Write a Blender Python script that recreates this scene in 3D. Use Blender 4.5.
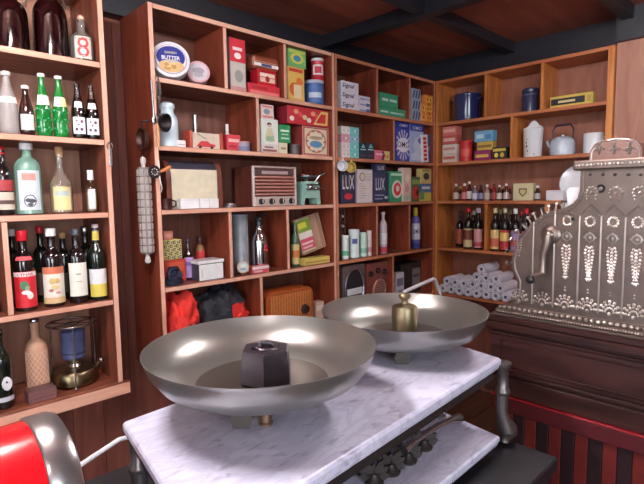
import bpy, bmesh, math, random
from mathutils import Vector, Matrix, noise
random.seed(7)
for o in list(bpy.data.objects): bpy.data.objects.remove(o)
sc = bpy.context.scene
COL = sc.collection
H = 1.55                                   # camera height above the floor
# ---------------------------------------------------------------- camera
FPX = 485.0
YAW, PIT, ROL = math.radians(44.35), math.radians(5.496), math.radians(-0.8334)
FW = Vector((math.sin(YAW)*math.cos(PIT), math.cos(YAW)*math.cos(PIT), -math.sin(PIT)))
_r0 = Vector((math.cos(YAW), -math.sin(YAW), 0)); _u0 = _r0.cross(FW)
RT = math.cos(ROL)*_r0 + math.sin(ROL)*_u0
UP = -math.sin(ROL)*_r0 + math.cos(ROL)*_u0
cam = bpy.data.objects.new('camera', bpy.data.cameras.new('camera'))
COL.objects.link(cam)
cam.data.sensor_width = 36; cam.data.lens = FPX/644*36; cam.data.clip_start = .02
cam.matrix_world = Matrix(((RT.x, UP.x, -FW.x, 0), (RT.y, UP.y, -FW.y, 0), (RT.z, UP.z, -FW.z, H), (0, 0, 0, 1)))
sc.camera = cam
# ---------------------------------------------------------------- world, exposure, daylight
w = bpy.data.worlds.new('sky'); sc.world = w; w.use_nodes = True
bg = w.node_tree.nodes['Background']; bg.inputs[0].default_value = (.75, .85, 1, 1); bg.inputs[1].default_value = 1.0
sc.view_settings.view_transform = 'Standard'; sc.view_settings.look = 'None'
sc.view_settings.gamma = 1; sc.view_settings.use_curve_mapping = False
sc.view_settings.exposure = 0.98
def area(name, loc, target, sx, sy, power, col):
    l = bpy.data.lights.new(name, 'AREA'); l.shape = 'RECTANGLE'; l.size = sx; l.size_y = sy; l.energy = power; l.color = col
    o = bpy.data.objects.new(name, l); COL.objects.link(o); o.location = loc
    o.rotation_euler = (Vector(target)-Vector(loc)).to_track_quat('-Z', 'Y').to_euler()
    return o
# daylight entering through the two shop windows in the walls behind the camera
area('window_daylight', (-.2, -2.36, 1.55), (.3, 0, 1.4), 2.2, 1.5, 64, (.90, .95, 1))
area('window_daylight', (-2.26, .1, 1.55), (0, .4, 1.3), 1.6, 1.4, 32, (.90, .95, 1))
LAMP_E = 52.0
# ---------------------------------------------------------------- pixel helpers (644 x 484 frame)
def ray(x, y): return FW + (x-322)/FPX*RT - (y-242)/FPX*UP
def at_z(x, y, z):
    D = ray(x, y); return D*(z/D.z)
def at_x(x, y, X):
    D = ray(x, y); return D*(X/D.x)
def at_y(x, y, Y):
    D = ray(x, y); return D*(Y/D.y)
def proj(P):
    z = P.dot(FW); return 322+FPX*P.dot(RT)/z, 242-FPX*P.dot(UP)/z
UNITS = {'A': ('y', 1.978), 'B': ('y', 2.05), 'C': ('x', 3.212)}
SH = [.8335, .525, .230, -.0544, -.408, -.754]      # shelf surfaces relative to the camera
def loc_px(u, x, y, ins):                            # pixel -> (along shelf, height) on the plane `ins` behind the shelf front
    ax, d = UNITS[u]
    if ax == 'y':
        P = at_y(x, y, d+ins); return P.x, P.z
    P = at_x(x, y, d+ins); return -P.y, P.z
def world(u, lx, ins, z):
    ax, d = UNITS[u]
    return Vector((lx, d+ins, z+H)) if ax == 'y' else Vector((d+ins, -lx, z+H))
def urot(u): return 0 if UNITS[u][0] == 'y' else -math.pi/2
def base_y(u, x, ins, z):
    lx = loc_px(u, x, 200, ins)[0]; p = world(u, lx, ins, z); p.z -= H
    return proj(p)[1]
# ---------------------------------------------------------------- materials
def lin(c):
    f = lambda v: (v/255/12.92) if v/255 <= .04045 else ((v/255+.055)/1.055)**2.4
    return (f(c[0]), f(c[1]), f(c[2]), 1)
_M = {}
def M(c, rough=.45, metal=0., var=.06, spec=.5, coat=0., bump=0., scale=30):
    key = (tuple(c), rough, metal, var, spec, coat, bump, scale)
    if key in _M: return _M[key]
    m = bpy.data.materials.new('surface_%d' % len(_M)); m.use_nodes = True
    nt = m.node_tree; b = nt.nodes['Principled BSDF']
    tc = nt.nodes.new('ShaderNodeTexCoord'); nz = nt.nodes.new('ShaderNodeTexNoise')
    nz.inputs['Scale'].default_value = scale; nz.inputs['Detail'].default_value = 4
    nt.links.new(tc.outputs['Object'], nz.inputs['Vector'])
    mx = nt.nodes.new('ShaderNodeMix'); mx.data_type = 'RGBA'
    L = lin(c); mx.inputs[6].default_value = tuple(min(1, v*(1-var*2)) for v in L[:3])+(1,)
    mx.inputs[7].default_value = tuple(min(1, v*(1+var*2)) for v in L[:3])+(1,)
    nt.links.new(nz.outputs['Fac'], mx.inputs[0]); nt.links.new(mx.outputs[2], b.inputs['Base Color'])
    b.inputs['Roughness'].default_value = rough; b.inputs['Metallic'].default_value = metal
    b.inputs['Specular IOR Level'].default_value = spec
    b.inputs['Coat Weight'].default_value = coat; b.inputs['Coat Roughness'].default_value = .1
    if bump:
        bp = nt.nodes.new('ShaderNodeBump'); bp.inputs['Strength'].default_value = bump; bp.inputs['Distance'].default_value = .004
        nt.links.new(nz.outputs['Fac'], bp.inputs['Height']); nt.links.new(bp.outputs[0], b.inputs['Normal'])
    _M[key] = m; return m
def wood(c1, c2, axis='x', rough=.42, scale=1.0, coat=.0, contrast=(.35, .68)):
    key = ('wood', c1, c2, axis, rough, scale, coat)
    if key in _M: return _M[key]
    m = bpy.data.materials.new('wood_%d' % len(_M)); m.use_nodes = True
    nt = m.node_tree; b = nt.nodes['Principled BSDF']
    tc = nt.nodes.new('ShaderNodeTexCoord'); mp = nt.nodes.new('ShaderNodeMapping')
    s = {'x': (2.2, 16, 16), 'y': (16, 2.2, 16), 'z': (16, 16, 2.2)}[axis]
    oi = nt.nodes.new('ShaderNodeObjectInfo')
    mp.inputs['Scale'].default_value = tuple(v*scale for v in s)
    nt.links.new(tc.outputs['Object'], mp.inputs['Vector'])
    ad = nt.nodes.new('ShaderNodeVectorMath'); ad.operation = 'ADD'
    ml = nt.nodes.new('ShaderNodeMath'); ml.operation = 'MULTIPLY'; ml.inputs[1].default_value = 37
    nt.links.new(oi.outputs['Random'], ml.inputs[0]); nt.links.new(mp.outputs[0], ad.inputs[0]); nt.links.new(ml.outputs[0], ad.inputs[1])
    nz = nt.nodes.new('ShaderNodeTexNoise'); nz.inputs['Scale'].default_value = 1; nz.inputs['Detail'].default_value = 6; nz.inputs['Distortion'].default_value = 1.2
    nt.links.new(ad.outputs[0], nz.inputs['Vector'])
    cr = nt.nodes.new('ShaderNodeValToRGB')
    cr.color_ramp.elements[0].position = contrast[0]; cr.color_ramp.elements[0].color = lin(c1)
    cr.color_ramp.elements[1].position = contrast[1]; cr.color_ramp.elements[1].color = lin(c2)
    nt.links.new(nz.outputs['Fac'], cr.inputs[0]); nt.links.new(cr.outputs[0], b.inputs['Base Color'])
    b.inputs['Roughness'].default_value = rough; b.inputs['Coat Weight'].default_value = coat; b.inputs['Coat Roughness'].default_value = .25
    bp = nt.nodes.new('ShaderNodeBump'); bp.inputs['Strength'].default_value = .12; bp.inputs['Distance'].default_value = .003
    nt.links.new(nz.outputs['Fac'], bp.inputs['Height']); nt.links.new(bp.outputs[0], b.inputs['Normal'])
    _M[key] = m; return m
def glass(c, refl=.05, rough=.04, milk=0.):
    key = ('glass', c, refl, rough, milk)
    if key in _M: return _M[key]
    m = bpy.data.materials.new('glass_%d' % len(_M)); m.use_nodes = True
    nt = m.node_tree; out = nt.nodes['Material Output']; nt.nodes.remove(nt.nodes['Principled BSDF'])
    tr = nt.nodes.new('ShaderNodeBsdfTransparent'); tr.inputs[0].default_value = lin(c)
    gl = nt.nodes.new('ShaderNodeBsdfGlossy'); gl.inputs['Roughness'].default_value = rough
    fr = nt.nodes.new('ShaderNodeFresnel'); fr.inputs[0].default_value = 1.5
    ad = nt.nodes.new('ShaderNodeMath'); ad.operation = 'ADD'; ad.inputs[1].default_value = refl
    mx = nt.nodes.new('ShaderNodeMixShader')
    nt.links.new(fr.outputs[0], ad.inputs[0]); nt.links.new(ad.outputs[0], mx.inputs[0])
    src = tr.outputs[0]
    if milk:
        df = nt.nodes.new('ShaderNodeBsdfDiffuse'); df.inputs[0].default_value = lin(c); m2 = nt.nodes.new('ShaderNodeMixShader'); m2.inputs[0].default_value = milk
        nt.links.new(tr.outputs[0], m2.inputs[1]); nt.links.new(df.outputs[0], m2.inputs[2]); src = m2.outputs[0]
    nt.links.new(src, mx.inputs[1]); nt.links.new(gl.outputs[0], mx.inputs[2]); nt.links.new(mx.outputs[0], out.inputs[0])
    _M[key] = m; return m
def emit(c, s):
    m = bpy.data.materials.new('lamp_glow'); m.use_nodes = True
    nt = m.node_tree; b = nt.nodes['Principled BSDF']
    b.inputs['Emission Color'].default_value = lin(c); b.inputs['Emission Strength'].default_value = s
    return m
def marble():
    m = bpy.data.materials.new('marble'); m.use_nodes = True
    nt = m.node_tree; b = nt.nodes['Principled BSDF']
    tc = nt.nodes.new('ShaderNodeTexCoord')
    n1 = nt.nodes.new('ShaderNodeTexNoise'); n1.inputs['Scale'].default_value = 5; n1.inputs['Detail'].default_value = 8; n1.inputs['Distortion'].default_value = 1.6
    n2 = nt.nodes.new('ShaderNodeTexNoise'); n2.inputs['Scale'].default_value = 22; n2.inputs['Detail'].default_value = 6; n2.inputs['Distortion'].default_value = .8
    mp = nt.nodes.new('ShaderNodeMapping'); mp.inputs['Rotation'].default_value = (0, 0, .6); mp.inputs['Scale'].default_value = (1, 2.6, 1)
    nt.links.new(tc.outputs['Object'], mp.inputs['Vector'])
    nt.links.new(mp.outputs[0], n1.inputs['Vector']); nt.links.new(mp.outputs[0], n2.inputs['Vector'])
    c1 = nt.nodes.new('ShaderNodeValToRGB'); e = c1.color_ramp.elements
    e[0].position = .43; e[0].color = lin((208, 208, 230)); e[1].position = .58; e[1].color = lin((208, 208, 230))
    v = c1.color_ramp.elements.new(.50); v.color = lin((192, 192, 216))
    c2 = nt.nodes.new('ShaderNodeValToRGB'); e = c2.color_ramp.elements
    e[0].position = .30; e[0].color = lin((176, 168, 180)); e[1].position = .42; e[1].color = (1, 1, 1, 1)
    mx = nt.nodes.new('ShaderNodeMix'); mx.data_type = 'RGBA'; mx.blend_type = 'MULTIPLY'; mx.inputs[0].default_value = .55
    nt.links.new(n1.outputs['Fac'], c1.inputs[0]); nt.links.new(n2.outputs['Fac'], c2.inputs[0])
    nt.links.new(c1.outputs[0], mx.inputs[6]); nt.links.new(c2.outputs[0], mx.inputs[7]); nt.links.new(mx.outputs[2], b.inputs['Base Color'])
    b.inputs['Roughness'].default_value = .22
    return m
# ---------------------------------------------------------------- mesh builder
class MB:
    def __init__(s): s.v = []; s.f = []; s.mi = []; s.sm = []; s.mats = []
    def m(s, mat):
        if mat not in s.mats: s.mats.append(mat)
        return s.mats.index(mat)
    def add(s, vs, fs, mat, smooth=False):
        b = len(s.v); s.v += [tuple(v) for v in vs]; k = s.m(mat)
        for f in fs: s.f.append([i+b for i in f]); s.mi.append(k); s.sm.append(smooth)
        return s
    def box(s, x0, x1, y0, y1, z0, z1, mat, bev=0., front=None, T=None):
        if bev <= 0:
            vs = [(x, y, z) for x in (x0, x1) for y in (y0, y1) for z in (z0, z1)]
            fs = [(0, 1, 3, 2), (4, 6, 7, 5), (0, 4, 5, 1), (2, 3, 7, 6), (0, 2, 6, 4), (1, 5, 7, 3)]
            ks = [mat]*6
            if front: ks[2] = front
        else:
            vs = []; cs = {}
            for ix, x in enumerate((x0, x1)):
                for iy, y in enumerate((y0, y1)):
                    for iz, z in enumerate((z0, z1)):
                        dx, dy, dz = (bev if ix == 0 else -bev), (bev if iy == 0 else -bev), (bev if iz == 0 else -bev)
                        cs[ix, iy, iz] = len(vs)
                        vs += [(x, y+dy, z+dz), (x+dx, y, z+dz), (x+dx, y+dy, z)]
            fs = []; ks = []
            for a, sgn in ((0, 0), (0, 1), (1, 0), (1, 1), (2, 0), (2, 1)):
                o = [i for i in range(3) if i != a]
                q = []
                for p, r in ((0, 0), (1, 0), (1, 1), (0, 1)):
                    k = [0, 0, 0]; k[a] = sgn; k[o[0]] = p; k[o[1]] = r
                    q.append(cs[tuple(k)]+a)
                fs.append(q); ks.append(front if (front and a == 1 and sgn == 0) else mat)
            for a in range(3):
                o = [i for i in range(3) if i != a]
                for p in (0, 1):
                    for r in (0, 1):
                        k0 = [0, 0, 0]; k0[o[0]] = p; k0[o[1]] = r; k1 = list(k0); k1[a] = 1
                        c0, c1 = cs[tuple(k0)], cs[tuple(k1)]
                        fs.append([c0+o[0], c1+o[0], c1+o[1], c0+o[1]]); ks.append(mat)
            for c in cs.values(): fs.append([c, c+1, c+2]); ks.append(mat)
        if T: vs = [T @ Vector(v) for v in vs]
        b = len(s.v); s.v += [tuple(v) for v in vs]
        for f, k in zip(fs, ks): s.f.append([i+b for i in f]); s.mi.append(s.m(k)); s.sm.append(False)
        return s
    def lathe(s, prof, mat, n=20, c=(0, 0, 0), a0=0, a1=2*math.pi, T=None, caps=True, ax=(1, 1)):
        full = abs(a1-a0-2*math.pi) < 1e-6; cols = n if full else n+1
        vs = []; fs = []
        for r, z in prof:
            for i in range(cols):
                a = a0+(a1-a0)*i/n
                vs.append((c[0]+r*math.sin(a)*ax[0], c[1]-r*math.cos(a)*ax[1], c[2]+z))
        for j in range(len(prof)-1):
            for i in range(n):
                i2 = (i+1) % cols
                fs.append((j*cols+i, j*cols+i2, (j+1)*cols+i2, (j+1)*cols+i))
        if full and caps:
            if prof[0][0] > 1e-5: fs.append(tuple(range(cols))[::-1])
            if prof[-1][0] > 1e-5: fs.append(tuple((len(prof)-1)*cols+i for i in range(cols)))
        if T: vs = [T @ Vector(v) for v in vs]
        return s.add(vs, fs, mat, True)
    def tube(s, pts, r, mat, n=8, closed=False):
        pts = [Vector(p) for p in pts]; N = len(pts); vs = []; fs = []; up = None
        rr = r if isinstance(r, (list, tuple)) else [r]*N
        for i, p in enumerate(pts):
            if closed: d = pts[(i+1) % N]-pts[i-1]
            else: d = pts[min(i+1, N-1)]-pts[max(i-1, 0)]
            d.normalize()
            if up is None: up = d.orthogonal().normalized()
            up = (up-d*up.dot(d)).normalized(); sd = d.cross(up)
            for k in range(n):
                a = 2*math.pi*k/n; vs.append(p+(up*math.cos(a)+sd*math.sin(a))*rr[i])
        for i in range(N if closed else N-1):
            j = (i+1) % N
            for k in range(n): fs.append((i*n+k, i*n+(k+1) % n, j*n+(k+1) % n, j*n+k))
        if not closed: fs.append(tuple(range(n))[::-1]); fs.append(tuple((N-1)*n+k for k in range(n)))
        return s.add(vs, fs, mat, True)
    def prism(s, poly, y0, y1, mat, front=None, T=None, axis='y'):
        n = len(poly)
        pt = {'y': lambda a, b, c: (a, c, b), 'x': lambda a, b, c: (c, a, b), 'z': lambda a, b, c: (a, b, c)}[axis]
        vs = [pt(a, b, y0) for a, b in poly]+[pt(a, b, y1) for a, b in poly]
        if T: vs = [T @ Vector(v) for v in vs]
        s.add(vs, [tuple(range(n))], front or mat); b = len(s.v)-2*n
        s.f.append([b+n+i for i in range(n)][::-1]); s.mi.append(s.m(mat)); s.sm.append(False)
        for i in range(n):
            j = (i+1) % n; s.f.append([b+i, b+n+i, b+n+j, b+j]); s.mi.append(s.m(mat)); s.sm.append(False)
        return s
    def ball(s, c, r, mat, n=8, m=5, sc=(1, 1, 1)):
        prof = [(max(1e-6, r*math.sin(math.pi*j/m)), -r*math.cos(math.pi*j/m)) for j in range(m+1)]
        vs = []; fs = []
        for rr, z in prof:
            for i in range(n):
                a = 2*math.pi*i/n; vs.append((c[0]+rr*math.sin(a)*sc[0], c[1]-rr*math.cos(a)*sc[1], c[2]+z*sc[2]))
        for j in range(m):
            for i in range(n): fs.append((j*n+i, j*n+(i+1) % n, (j+1)*n+(i+1) % n, (j+1)*n+i))
        return s.add(vs, fs, mat, True)
    def build(s, name, parent=None, loc=None, rz=0):
        me = bpy.data.meshes.new(name); me.from_pydata(s.v, [], s.f)
        for mt in s.mats: me.materials.append(mt)
        me.polygons.foreach_set('material_index', s.mi); me.polygons.foreach_set('use_smooth', s.sm)
        bm = bmesh.new(); bm.from_mesh(me); bmesh.ops.recalc_face_normals(bm, faces=bm.faces)
        for e in bm.edges:
            if len(e.link_faces) == 2 and e.calc_face_angle(0) > .7: e.smooth = False
        bm.to_mesh(me); bm.free(); me.update()
        o = bpy.data.objects.new(name, me); COL.objects.link(o)
        if parent: o.parent = parent
        if loc is not None: o.location = loc
        o.rotation_euler.z = rz
        return o
def thing(name, label, cat, loc, rz=0, group=None):
    o = bpy.data.objects.new(name, None); COL.objects.link(o); o.empty_display_size = .02
    o.location = loc; o.rotation_euler.z = rz
    return tag(o, label, cat, group)
def tag(o, label, cat, group=None):
    o['label'] = label; o['category'] = cat
    if group: o['group'] = group
    return o
def struct(o): o['kind'] = 'structure'; return o
def text_mesh(txt):
    cu = bpy.data.curves.new('t', 'FONT'); cu.body = txt; cu.align_x = 'CENTER'; cu.align_y = 'CENTER'; cu.resolution_u = 2; cu.offset = .018 if len(txt) > 3 else .006 if len(txt) > 1 else 0
    o = bpy.data.objects.new('t', cu); me = bpy.data.meshes.new_from_object(o)
    vs = [tuple(v.co) for v in me.vertices]; fs = [tuple(p.vertices) for p in me.polygons]
    bpy.data.objects.remove(o); bpy.data.curves.remove(cu); bpy.data.meshes.remove(me)
    x = [v[0] for v in vs]; y = [v[1] for v in vs]
    cx, cy, wx, wy = (min(x)+max(x))/2, (min(y)+max(y))/2, max(x)-min(x), max(y)-min(y)
    return [((v[0]-cx)/wx, (v[1]-cy)/wy) for v in vs], fs
def flat_text(mb, txt, x, z, w_, h_, y, mat, shear=0, vert=False, wrap=None):
    vs, fs = text_mesh(txt); out = []
    for a, b in vs:
        if vert: px, pz = -b*w_, a*h_
        else: px, pz = a*w_+b*h_*shear, b*h_
        if wrap: th = (x+px)/wrap; out.append((wrap*math.sin(th), -wrap*math.cos(th), z+pz))
        else: out.append((x+px, y, z+pz))
    mb.add(out, fs, mat)
CELLS = {}
def clamp(u, k, a, b, on=None, gap=.003):            # keep a thing inside its compartment
    c = (a+b)/2
    for lo, hi in CELLS.get((u, k), ()):
        if lo <= c <= hi:
            lo += gap; hi -= gap
            if b-a > hi-lo: return lo, hi
            if a < lo: return lo, lo+b-a
            if b > hi: return hi-(b-a), hi
    return a, b
# ---------------------------------------------------------------- shelf goods
def P(c, **k): return M(c, rough=k.pop('rough', .5), **k)
def decals(root, items, w_, h_, yf, name='printed_front'):
    """items in face fractions: ('r',u0,u1,v0,v1,col) ('c',u,v,ru,rv,col) ('t',txt,u,v,w,h,col[,vertical]) ('p',[(u,v)..],col)"""
    mb = MB(); tx = MB(); y = yf-.0005; ty = yf-.0009-.00012*len(items)
    for q in items:
        if q[0] == 'r':
            mb.add([(w_*(q[1]-.5), y, h_*q[3]), (w_*(q[2]-.5), y, h_*q[3]), (w_*(q[2]-.5), y, h_*q[4]), (w_*(q[1]-.5), y, h_*q[4])], [(0, 1, 2, 3)], P(q[5]))
        elif q[0] == 'c':
            mb.add([(w_*(q[1]-.5)+q[3]*w_*math.cos(a*math.pi/8), y, h_*q[2]+q[4]*h_*math.sin(a*math.pi/8)) for a in range(16)], [tuple(range(16))], P(q[5]))
        elif q[0] == 'p':
            mb.add([(w_*(a-.5), y, h_*b) for a, b in q[1]], [tuple(range(len(q[1])))], P(q[2]))
        else:
            flat_text(tx, q[1], w_*(q[2]-.5), h_*q[3], w_*q[4], h_*q[5], ty, P(q[6]), vert=(len(q) > 7 and q[7] == 'v'), shear=.2 if (len(q) > 7 and q[7] == 'i') else 0)
        y -= .00012
    pf = mb.build(name, root) if mb.v else root
    if tx.v: tx.build('lettering', pf)
def carton(name, label, cat, u, k, x0, x1, ytop, col, ins=.03, dd=.06, art=(), side=None, top=None, on=None, group=None, rz=0, flap=True, rough=.45, metal=0, bev=None, h=None):
    zb = SH[k] if on is None else on
    ym = .5*(ytop+base_y(u, .5*(x0+x1), ins, zb))
    xa = loc_px(u, x0, ym, ins)[0]; xb = loc_px(u, x1, ym, ins)[0]
    zt = loc_px(u, .5*(x0+x1), ytop, ins)[1] if h is None else zb+h
    xa, xb = clamp(u, k, xa, xb); zt = min(zt, SH[k-1]-.026)
    w_ = xb-xa; h_ = zt-zb; g = .0006
    mat = M(col, rough=rough, metal=metal); sd = M(side, rough=rough, metal=metal) if side else mat
    root = thing(name, label, cat, world(u, (xa+xb)/2, ins+dd/2, zb+g), urot(u)+rz, group)
    mb = MB(); h2 = h_-g
    mb.box(-w_/2, w_/2, -dd/2, dd/2, 0, h2, sd, bev if bev else min(.0015, w_*.05), front=mat)
    mb.build('carton_body' if not metal else 'tin_body', root)
    if flap:
        f = MB(); f.box(-w_*.47, w_*.47, -dd*.47, dd*.47, h2+.0001, h2+.0012, M(top, rough=rough) if top else sd, .0004); f.build('top_flap', root)
    if art: decals(root, art, w_, h2, -dd/2)
    return zt+(.0014 if flap else .0004)
PROF = {
 'wine': [(.90, 0), (1, .015), (1, .56), (.97, .62), (.80, .68), (.50, .74), (.36, .79), (.33, .93), (.40, .935), (.40, .965), (.33, .968), (.33, 1)],
 'port': [(.90, 0), (1, .015), (1, .60), (.95, .66), (.70, .71), (.42, .745), (.38, .80), (.40, .90), (.42, .92), (.42, .96), (.36, 1)],
 'soda': [(.85, 0), (.95, .02), (1, .10), (1, .42), (.95, .52), (.72, .66), (.48, .78), (.38, .88), (.36, .94), (.42, .95), (.42, .98), (.36, 1)],
 'gin': [(.92, 0), (1, .012), (1, .64), (.96, .70), (.75, .77), (.40, .81), (.34, .84), (.34, .93), (.42, .935), (.42, .96), (.36, 1)],
 'tequila': [(.88, 0), (1, .02), (1, .40), (.97, .47), (.70, .55), (.40, .62), (.32, .70), (.30, .86), (.36, .87), (.36, .90), (.32, 1)],
 'small': [(.88, 0), (1, .03), (1, .52), (.92, .60), (.55, .68), (.36, .74), (.34, .92), (.42, .93), (.42, .96), (.36, 1)],
 'jug': [(.85, 0), (1, .03), (1, .58), (.97, .68), (.88, .76), (.70, .83), (.45, .88), (.36, .90), (.36, .97), (.42, .975), (.42, 1)],
}
def bottle(label, u, k, xc, wpx, ytop, kind='wine', body=None, cap=None, caph=.07, labels=(), liquid=None, level=.6, ins=.04, group=None, name='bottle', cat='bottle', turn=.75, text=None, capr=1.18, n=20, h=None, wz=None, on=None):
    zb = SH[k] if on is None else on; r = .03
    for _ in range(4):
        ym = .5*(ytop+base_y(u, xc, ins+r, zb)); lx = loc_px(u, xc, ym, ins+r)[0]
        p = world(u, lx, ins+r, 0); p.z = 0; r = wpx/2/FPX*p.dot(FW)/math.sqrt(1+((xc-322)/FPX)**2)
    r *= .965
    a_, b_ = clamp(u, k, lx-r*1.02, lx+r*1.02); lx = (a_+b_)/2; r = min(r, (b_-a_)/2)
    h_ = loc_px(u, xc, ytop, ins+r)[1]-zb if h is None else h
    if k > 1: h_ = min(h_, SH[k-1]-.0275-zb)
    W = world(u, lx, ins+r, zb+.0006); th = math.atan2(-W.x, W.y)
    rz = urot(u)+(th-urot(u))*turn
    root = thing(name, label, cat, W, rz, group); pr = PROF[kind]
    outer = [(a*r, b*h_) for a, b in pr]
    b = MB(); b.lathe(outer, body, n); b.build('bottle_body', root)
    if liquid:
        zl = level*h_; inner = []
        for i, (a, q) in enumerate(pr):
            if q*h_ < zl: inner.append((max(a*r-.0022, .002), q*h_+(.003 if i == 0 else 0)))
            else:
                a0, q0 = pr[i-1]; t = (level-q0)/(q-q0) if q > q0 else 0; inner.append(((a0+(a-a0)*t)*r-.0022, zl)); break
        l = MB(); l.lathe(inner, liquid, n); l.build('liquid', root)
    if cap:
        c = MB(); rc = pr[-2][0]*r*capr
        c.lathe([(rc*.97, h_*(1-caph)), (rc, h_*(1-caph)+.001), (rc, h_+.001), (rc*.9, h_+.003), (1e-6, h_+.0031)], cap, 14); c.build('cap', root)
    for i, (v0, v1, c, ha) in enumerate(labels):
        def rad(v):
            for (a, q), (a2, q2) in zip(pr, pr[1:]):
                if q <= v <= q2: return a+(a2-a)*((v-q)/(q2-q) if q2 > q else 0)
            return pr[-1][0]
        l = MB(); off = .0007+.0004*i
        l.lathe([(rad(v0+(v1-v0)*t/4)*r+off, (v0+(v1-v0)*t/4)*h_) for t in range(5)], P(c), 14, a0=-ha, a1=ha, caps=False); lab_ = l.build('label', root)
    if text:
        t = MB(); s, v, tw, tv, c = text; flat_text(t, s, 0, v*h_, tw*r, tv*h_, 0, P(c), wrap=r+.0025); t.build('lettering', lab_ if labels else root)
    return root, r, h_
def round_tin(name, label, cat, u, k, xc, wpx, ytop, col, lid=None, ins=.04, bands=(), on=None, group=None, metal=0, rough=.35, handle=None, taper=1.0, text=None, flare=0):
    zb = SH[k] if on is None else on; r = .03
    for _ in range(4):
        ym = .5*(ytop+base_y(u, xc, ins+r, zb)); lx = loc_px(u, xc, ym, ins+r)[0]
        p = world(u, lx, ins+r, 0); p.z = 0; r = wpx/2/FPX*p.dot(FW)/math.sqrt(1+((xc-322)/FPX)**2)
    a_, b_ = clamp(u, k, lx-r*1.04, lx+r*1.04); lx = (a_+b_)/2
    h_ = min(loc_px(u, xc, ytop, ins+r)[1], SH[k-1]-.0275)-zb; W = world(u, lx, ins+r, zb+.0006); th = math.atan2(-W.x, W.y)
    root = thing(name, label, cat, W, urot(u)+(th-urot(u))*.8, group); m = M(col, rough=rough, metal=metal)
    b = MB(); b.lathe([(r*.95*taper, 0), (r*taper, .002), (r*taper, .004), (r*.985*taper, .006), (r*.985, h_*.86), (r*(1+flare), h_*.87), (r*(1+flare), h_*.875)], m, 24); b.build('tin_body', root)
    l = MB(); lm = M(lid or col, rough=rough, metal=metal)
    l.lathe([(r*1.0, h_*.876), (r*1.02, h_*.885), (r*1.02, h_*.975), (r*.99, h_*.995), (r*.9, h_), (r*.86, h_*.985), (1e-6, h_*.985)], lm, 24); l.build('lid', root)
    for i, (v0, v1, c, ha) in enumerate(bands):
        q = MB(); q.lathe([(r*.99+.0007+.0004*i+(taper-1)*r*(1-v), v*h_) for v in (v0, v1)], P(c), 18, a0=-ha, a1=ha, caps=False); q.build('label', root)
    if text:
        t = MB(); s, v, tw, tv, c = text; flat_text(t, s, 0, v*h_, tw*r, tv*h_, 0, P(c), wrap=r+.002); t.build('lettering', root)
    return root, r, h_, zb+h_
# ================================================================ the room
W_RED = wood((70, 30, 22), (112, 54, 38), 'z', rough=.5)
W_WALL = wood((110, 58, 48), (138, 80, 66), 'z', rough=.6)
W_CEIL = wood((128, 68, 54), (164, 94, 74), 'x', rough=.5, scale=.5)
BLACK = M((26, 25, 30), rough=.4, var=.2)
BEAM = M((34, 34, 42), rough=.45, var=.2)
def room_box(name, *a, parent=None, bev=0.):
    mb = MB(); mb.box(*a, bev); o = mb.build(name, parent)
    return o if parent else struct(o)
floor = room_box('floor', -2.4, 3.7, -2.6, 2.5, -.06, -.02, M((60, 38, 30), rough=.6))
for i in range(28):
    y = -2.5+i*.178
    room_box('floor_plank', -2.3, 3.47, y, y+.175, -.02, 0, wood((70, 44, 32), (98, 62, 44), 'x', rough=.4), parent=floor, bev=.002)
wall_back = room_box('wall_back', -2.4, 3.6, 2.362, 2.46, 0, 2.75, W_WALL)
for i in range(13):
    x = -.55+i*.136
    room_box('wall_plank', x, x+.1345, 2.346, 2.362, .02, 2.36, W_WALL, parent=wall_back, bev=.0012)
wall_right = room_box('wall_right', 3.24, 3.6, -2.6, .862, 0, 2.75, wood((150, 100, 82), (172, 122, 102), 'z', rough=.55))
room_box('wall_recess', 3.475, 3.6, .862, 2.46, 0, 2.75, W_WALL)
wall_left = room_box('wall_left', -2.42, -2.3, -2.6, 2.46, 0, 2.75, M((196, 186, 176), rough=.8))
wall_front = room_box('wall_front', -2.4, 3.6, -2.62, -2.4, 0, 2.75, M((196, 186, 176), rough=.8))
def window(name, T, w_, h_):
    fr = M((225, 220, 210), rough=.4); mb = MB()
    for a in ((-w_/2-.06, -w_/2, 0, h_), (w_/2, w_/2+.06, 0, h_), (-.02, .02, 0, h_), (-w_/2-.06, w_/2+.06, -.06, 0), (-w_/2-.06, w_/2+.06, h_, h_+.06)):
        mb.box(a[0], a[1], -.03, .03, a[2], a[3], fr, .004, T=T)
    o = struct(mb.build(name))
    pn = MB(); pn.box(-w_/2, w_/2, -.004, .004, 0, h_, glass((235, 242, 250)), T=T); pn.build('window_pane', o)
window('window_1', Matrix.Translation((-.2, -2.385, .8)), 2.2, 1.5)
window('window_2', Matrix.Translation((-2.285, .1, .85)) @ Matrix.Rotation(math.pi/2, 4, 'Z'), 1.6, 1.4)
ceiling = room_box('ceiling', -2.4, 3.6, -2.6, 2.5, 2.60, 2.75, BLACK)
BX = [-2.3, -1.0, .65, 2.30, 3.40]; BY = [-2.4, -1.4, -.68, .06, .80, 1.54, 2.31]
for x0, x1 in zip(BX, BX[1:]):
    for y0, y1 in zip(BY, BY[1:]):
        room_box('ceiling_panel', x0, x1, y0, y1, H+1.02, 2.60, W_CEIL, parent=ceiling)
for x in BX[1:-1]: room_box('ceiling_beam', x-.035, x+.035, -2.4, 2.30, H+.945, H+1.02, BEAM)
for y in BY[1:-1]: room_box('ceiling_beam', -2.3, 3.38, y-.025, y+.035, H+.955, H+1.021, BEAM)
room_box('trim_1', -2.3, 3.47, 2.29, 2.361, H+.8345, H+1.02, BEAM)
room_box('trim_2', 3.36, 3.474, .87, 2.29, H+.8345, H+1.02, BEAM)
room_box('trim_3', 3.20, 3.239, -2.4, .862, H+.845, H+1.02, BEAM)
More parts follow.
